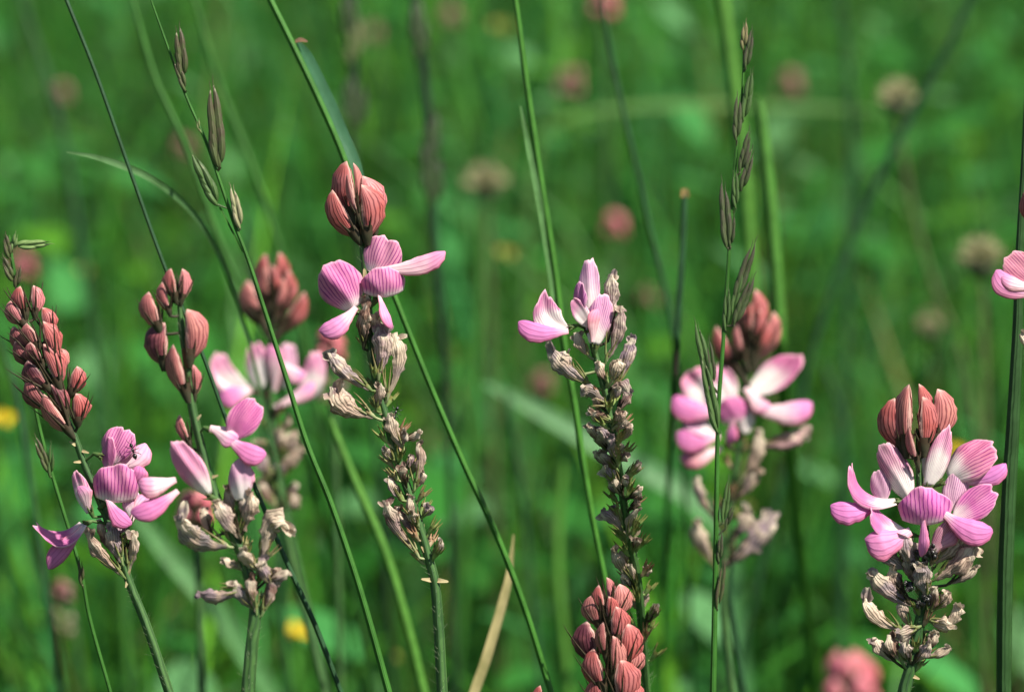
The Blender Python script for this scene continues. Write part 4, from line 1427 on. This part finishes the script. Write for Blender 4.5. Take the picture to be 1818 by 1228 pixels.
g = Stalk(0.505, [(906, -40), (915, 0), (935, 150), (960, 320), (985, 480), (1000, 600), (1020, 720), (1045, 880), (1072, 1020), (1092, 1120), (1110, 1228)], [6, 7, 9, 9, 9, 8, 7.5, 7.5], 'tall green stalk with a pale leaf tip pressed to it, behind the pale lilac flowers', (0.058, 0.20, 0.022, 1))
g.leaf([(924, 188, 4), (938, 260, 6), (956, 350, 6), (972, 440, 4), (984, 520, 4), (992, 570, 0)], [1.5, 5, 6, 7, 7, 5], (0.11, 0.25, 0.08, 1))
Stalk(0.62, [(1066, -40), (1072, 20), (1096, 150), (1130, 300), (1160, 430), (1190, 560), (1202, 660), (1215, 850), (1230, 1228)], [5, 6, 6, 6, 6, 6], 'thin blurred dark stalk curving down behind the blunt brown-tipped blade', DKG, lean=2.0)
g = Stalk(0.545, [(1216, 342), (1213, 420), (1206, 540), (1198, 660), (1190, 800), (1180, 1000), (1176, 1228)], [8, 8.5, 8.5, 8, 7, 6], 'blunt dark green blade with a cut brown tip', DKG, lean=3.0)
g.leaf([(1216, 350, 6), (1216, 335, 6)], [8, 6], (0.30, 0.20, 0.08, 1))
Stalk(0.70, [(1276, -40), (1286, 20), (1298, 110), (1312, 230), (1330, 420), (1345, 700), (1360, 1228)], [17, 17, 17, 14, 10], 'thick bright green blurred stem behind the top of the rye grass', LIME, lean=3.0)
Stalk(0.61, [(1346, 176), (1352, 220), (1366, 350), (1380, 520), (1387, 650), (1402, 800), (1424, 1000), (1450, 1228), (1458, 1275)], [11, 18, 18, 17, 15, 15], 'thick blunt green blade, blurred, right behind the rye grass', (0.065, 0.20, 0.025, 1), lean=1.5)
Stalk(0.78, [(1745, -60), (1710, 30), (1660, 130), (1605, 230), (1560, 320), (1500, 450), (1450, 600), (1400, 800)], [10, 10, 10, 9, 8], 'dark blurred stem leaning across behind the tan knapweed head', DKG)
Stalk(1.25, [(1580, 200), (1480, 193), (1380, 189), (1250, 186), (1130, 190), (1030, 204), (965, 250), (940, 400), (935, 600)], [2, 6, 7, 7, 6, 6, 5], 'pale blurred grass blade bent over almost level with the ground', (0.10, 0.22, 0.05, 1), flat=True, face=(0, -0.7, 0.7))
Stalk(0.490, [(118, 270, 20), (180, 282, 0), (262, 314, -60), (330, 365, -180), (378, 430, -320), (416, 520, -480), (450, 640, -600), (500, 850, -700)], [1.5, 6, 6, 5, 4, 4], 'thin pale grass blade arching over sideways, its tip level', (0.10, 0.22, 0.08, 1), flat=True)
Stalk(0.57, [(586, 742), (600, 780), (628, 850), (680, 970), (720, 1100), (752, 1228), (765, 1275)], [7, 11, 12, 12, 12], 'blurred bright green blade with a pale blunt tip beside a withered spike', LIME)
g = Stalk(0.515, [(912, 948), (906, 1005), (896, 1055), (864, 1165), (842, 1228), (830, 1270)], [1.5, 5, 8, 9, 9, 9], 'dry straw-coloured grass blade standing between two green stalks', STRAW, flat=True, face=(0.2, -1, 0.4))
Stalk(0.86, [(860, 680), (930, 715), (1020, 765), (1120, 820), (1230, 885), (1290, 960), (1310, 1100)], [4, 14, 19, 20, 17, 12], 'broad pale blue-green blade lying aslant behind the faded spike', (0.075, 0.22, 0.075, 1), flat=True, face=(0.1, -0.8, 0.6))
Stalk(0.80, [(230, 900), (300, 985), (390, 1090), (480, 1228)], [6, 16, 18, 16], 'broad pale blurred blade slanting low behind the withered flowers', (0.070, 0.21, 0.06, 1), flat=True, face=(0.1, -0.8, 0.6))
Stalk(0.470, [(1826, 120), (1818, 300), (1810, 450), (1806, 600), (1798, 760), (1790, 900), (1784, 1060), (1782, 1228), (1782, 1275)], [8, 9, 11, 16, 19, 20, 19, 18], 'dark upright stalk, thick towards its foot, beside the full-flowered spike', (0.030, 0.085, 0.022, 1))
g = Stalk(0.56, [(1300, 1000), (1296, 1060), (1304, 1120), (1320, 1228), (1326, 1275)], [5, 9, 9, 9], 'dark blurred blade at the foot of the rye grass', DKG)
for (x0, y0, x1, y1, x2, y2, r, d, c) in [
        (30, -30, 110, 230, 150, 480, 9, 1.0, DKG), (1490, -30, 1512, 250, 1500, 700, 10, 1.1, DKG), (850, 370, 852, 500, 840, 700, 13, 0.95, GRN),
        (430, 360, 450, 480, 470, 700, 8, 0.75, DKG), (1000, 820, 990, 1000, 1010, 1228, 12, 0.8, LIME), (900, 700, 930, 900, 960, 1228, 8, 0.8, DKG),
        (180, 560, 200, 800, 230, 1228, 9, 0.85, GRN), (0, 600, 40, 760, 90, 1100, 8, 0.62, DKG), (1700, 560, 1690, 700, 1720, 1000, 10, 0.9, GRN), (1460, 640, 1500, 800, 1490, 1228, 9, 0.9, DKG)]:
    Stalk(d, [(x0, y0), (x1, y1), (x2, y2)], [r * 0.7, r, r], SH, c)


# ------------------------------------------------------------------ knapweed-like heads and yellow flowers
def seed_head(d, x, y, s, label, path, dark=True):
    q = Stalk(d, [(x, y + s * 0.3)] + path, [s * 0.09] * 3, label, OLIVE, name='knapweed', group='tan seed heads in the meadow', cat='flower')
    m = Mesh()
    c = p3(x, y + s * 0.25, 0)
    m.grid(*pod_grid(c - np.array([0, s * 0.28, 0]), c + np.array([0, s * 0.30, 0]), s * 0.62, s * 0.62, (1, 0, 0), 0, prof_bud, 14, 10, crumple=0.12, seed=x))
    q.part('receptacle', m, M['glume'], (0.05, 0.055, 0.03, 1))
    rs = random.Random(int(x))
    m = Mesh()
    for k in range(90):
        th, u = rs.random() * 6.283, rs.random()
        r = unit(np.array([math.cos(th) * (0.25 + 0.9 * u), 1.1 - 0.9 * u, math.sin(th) * (0.25 + 0.9 * u)]))
        p0 = c + np.array([0, s * 0.12, 0]) + r * s * 0.10
        p1 = p0 + r * s * (0.36 + 0.16 * rs.random())
        m.grid(*petal_grid(p0, p1, s * 0.10, (rs.random() - .5, rs.random() - .5, 1), 0.1, 0.1, 0, 0, 0.5, nu=3, nv=4))
    q.part('florets', m, M['glume'], (0.34, 0.31, 0.16, 1))
    return q


seed_head(0.98, 1594, 172, 78, 'tan shaggy knapweed head with a dark base on a long stem', [(1600, 260), (1622, 380), (1662, 520), (1710, 640), (1760, 900)])
seed_head(0.88, 1742, 455, 92, 'large brown knapweed head beside the flower poking out at the dark stalk', [(1745, 560), (1750, 800), (1750, 1228)])
seed_head(1.15, 862, 322, 80, 'pale tan seed head blurred behind the tall green stalk', [(866, 420), (870, 600), (880, 900)])
seed_head(1.15, 1650, 580, 50, 'small brown seed head low beside the large brown knapweed head', [(1655, 640), (1660, 800), (1665, 1000)])


def yellow_flower(d, x, y, s, label, col=None):
    q = Stalk(d, [(x, y + 2), (x + 6, y + s * 2), (x + 14, y + s * 6)], [s * 0.05, s * 0.06, s * 0.07], label, GRN, name='buttercup', group='yellow buttercups in the meadow', cat='flower')
    mat = M['yellow'] if d < 0.95 else M['dull_yellow']
    for k in range(5):
        an = k * 2 * math.pi / 5 + x
        o = np.array([math.cos(an), 0.55 * math.sin(an) + 0.25, math.sin(an) * 0.8 + 0.2])
        c = p3(x, y, 0)
        m = Mesh().grid(*petal_grid(c, c + o * s * 0.55, s * 0.55, (0, 0.6, 0.8), -0.1, 0.3, 0, 0.04, 0.3, nu=7, nv=7))
        q.part('petal', m, mat, None)
    m = Mesh().grid(*pod_grid(p3(x, y + s * .08, 2), p3(x, y - s * .16, 6), s * .3, s * .3, (1, 0, 0), 0, prof_bud, 8, 6))
    q.part('centre', m, mat, None)


YL = 'small blurred yellow buttercup low in the meadow grass'
for (x, y, s, d) in [(530, 1122, 46, 0.85), (4, 746, 44, 0.85), (706, 1168, 26, 1.0), (890, 50, 34, 1.5), (1698, 800, 30, 0.85), (900, 452, 34, 1.1), (150, 480, 24, 1.2), (72, 1100, 22, 1.0), (1330, 900, 18, 1.0)]:
    yellow_flower(d, x, y, s, YL)


# ------------------------------------------------------------------ insects
def ant(x, y, z, d, ang, label, s=1.0):
    m = Mesh()
    a = np.array([math.cos(ang), math.sin(ang), 0.0])
    q = np.array([-a[1], a[0], 0.0])
    c = p3(x, y, z)
    for (o0, o1, w) in [(-17, -4, 8.5), (-5, 6, 5.0), (5, 14, 7.0)]:
        m.grid(*pod_grid(c + a * o0 * s, c + a * o1 * s, w * s, w * s, q, 0, prof_bud, 10, 8))
    for i, o in enumerate((-2, 1, 4)):
        for sg in (-1, 1):
            p0 = c + a * o * s
            k = p0 + q * sg * 7 * s + a * (i - 1) * 4 * s + np.array([0, 0, 5.0]) * s
            e = p0 + q * sg * 12 * s + a * (i - 1) * 9 * s + np.array([0, 0, -5.0]) * s
            m.grid(*tube_grid(np.array([p0, (p0 + k) / 2, k, (k + e) / 2, e]), np.array([0.8, .8, .7, .6, .4]) * s, 5))
    for sg in (-1, 1):
        p0 = c + a * 13 * s
        m.grid(*tube_grid(np.array([p0, p0 + a * 5 * s + q * sg * 4 * s, p0 + a * 11 * s + q * sg * 5 * s]), np.array([.5, .5, .3]) * s, 4))
    V, F, UV = m.arrays()
    W = place(V, d)
    o = link('ant', W, F, UV, M['black'], None, W.mean(0))
    o.location = W.mean(0)
    tag(o, label, 'ant', 'ants on the sainfoin')


ant(236, 800, 40, 0.458, 1.9, 'tiny black ant crawling on a striped pink banner petal')
ant(702, 733, 14, 0.458, 1.2, 'tiny black ant clinging to the stem among withered flowers', 0.9)
m = Mesh()
m.grid(*pod_grid(np.array([0, -6.0, 0]), np.array([0, 6.0, 0]), 9, 8, (1, 0, 0), 0, prof_bud, 9, 7))
for sg in (-1, 1):
    for o in (-2, 1, 4):
        m.grid(*tube_grid(np.array([[0, o, 0], [sg * 5, o + 1, 2.0], [sg * 8, o, -3.0]]), np.array([.6, .5, .3]), 4))
V, F, UV = m.arrays()
aph0 = link('aphid', V * px_size(0.455), F, UV, M['black'])
rs = random.Random(3)
first = True
for (cx, cy, n, sp) in [(1643, 988, 14, 13), (1628, 1004, 6, 10), (1614, 1040, 10, 11), (1640, 1070, 8, 9), (1655, 980, 6, 9)]:
    for i in range(n):
        o = aph0 if first else aph0.copy()
        if not first:
            COL.objects.link(o)
        first = False
        o.location = place(p3(cx + rs.gauss(0, sp * 0.6), cy + rs.gauss(0, sp * 0.6), 22 + rs.uniform(-4, 8)), 0.455)[0]
        o.rotation_euler = (math.pi / 2 - PITCH + rs.uniform(-.5, .5), rs.uniform(-.5, .5), rs.uniform(-3, 3))
        tag(o, 'tiny black aphid in a cluster under the pink flowers', 'aphid', 'black aphids clustered on the stem')
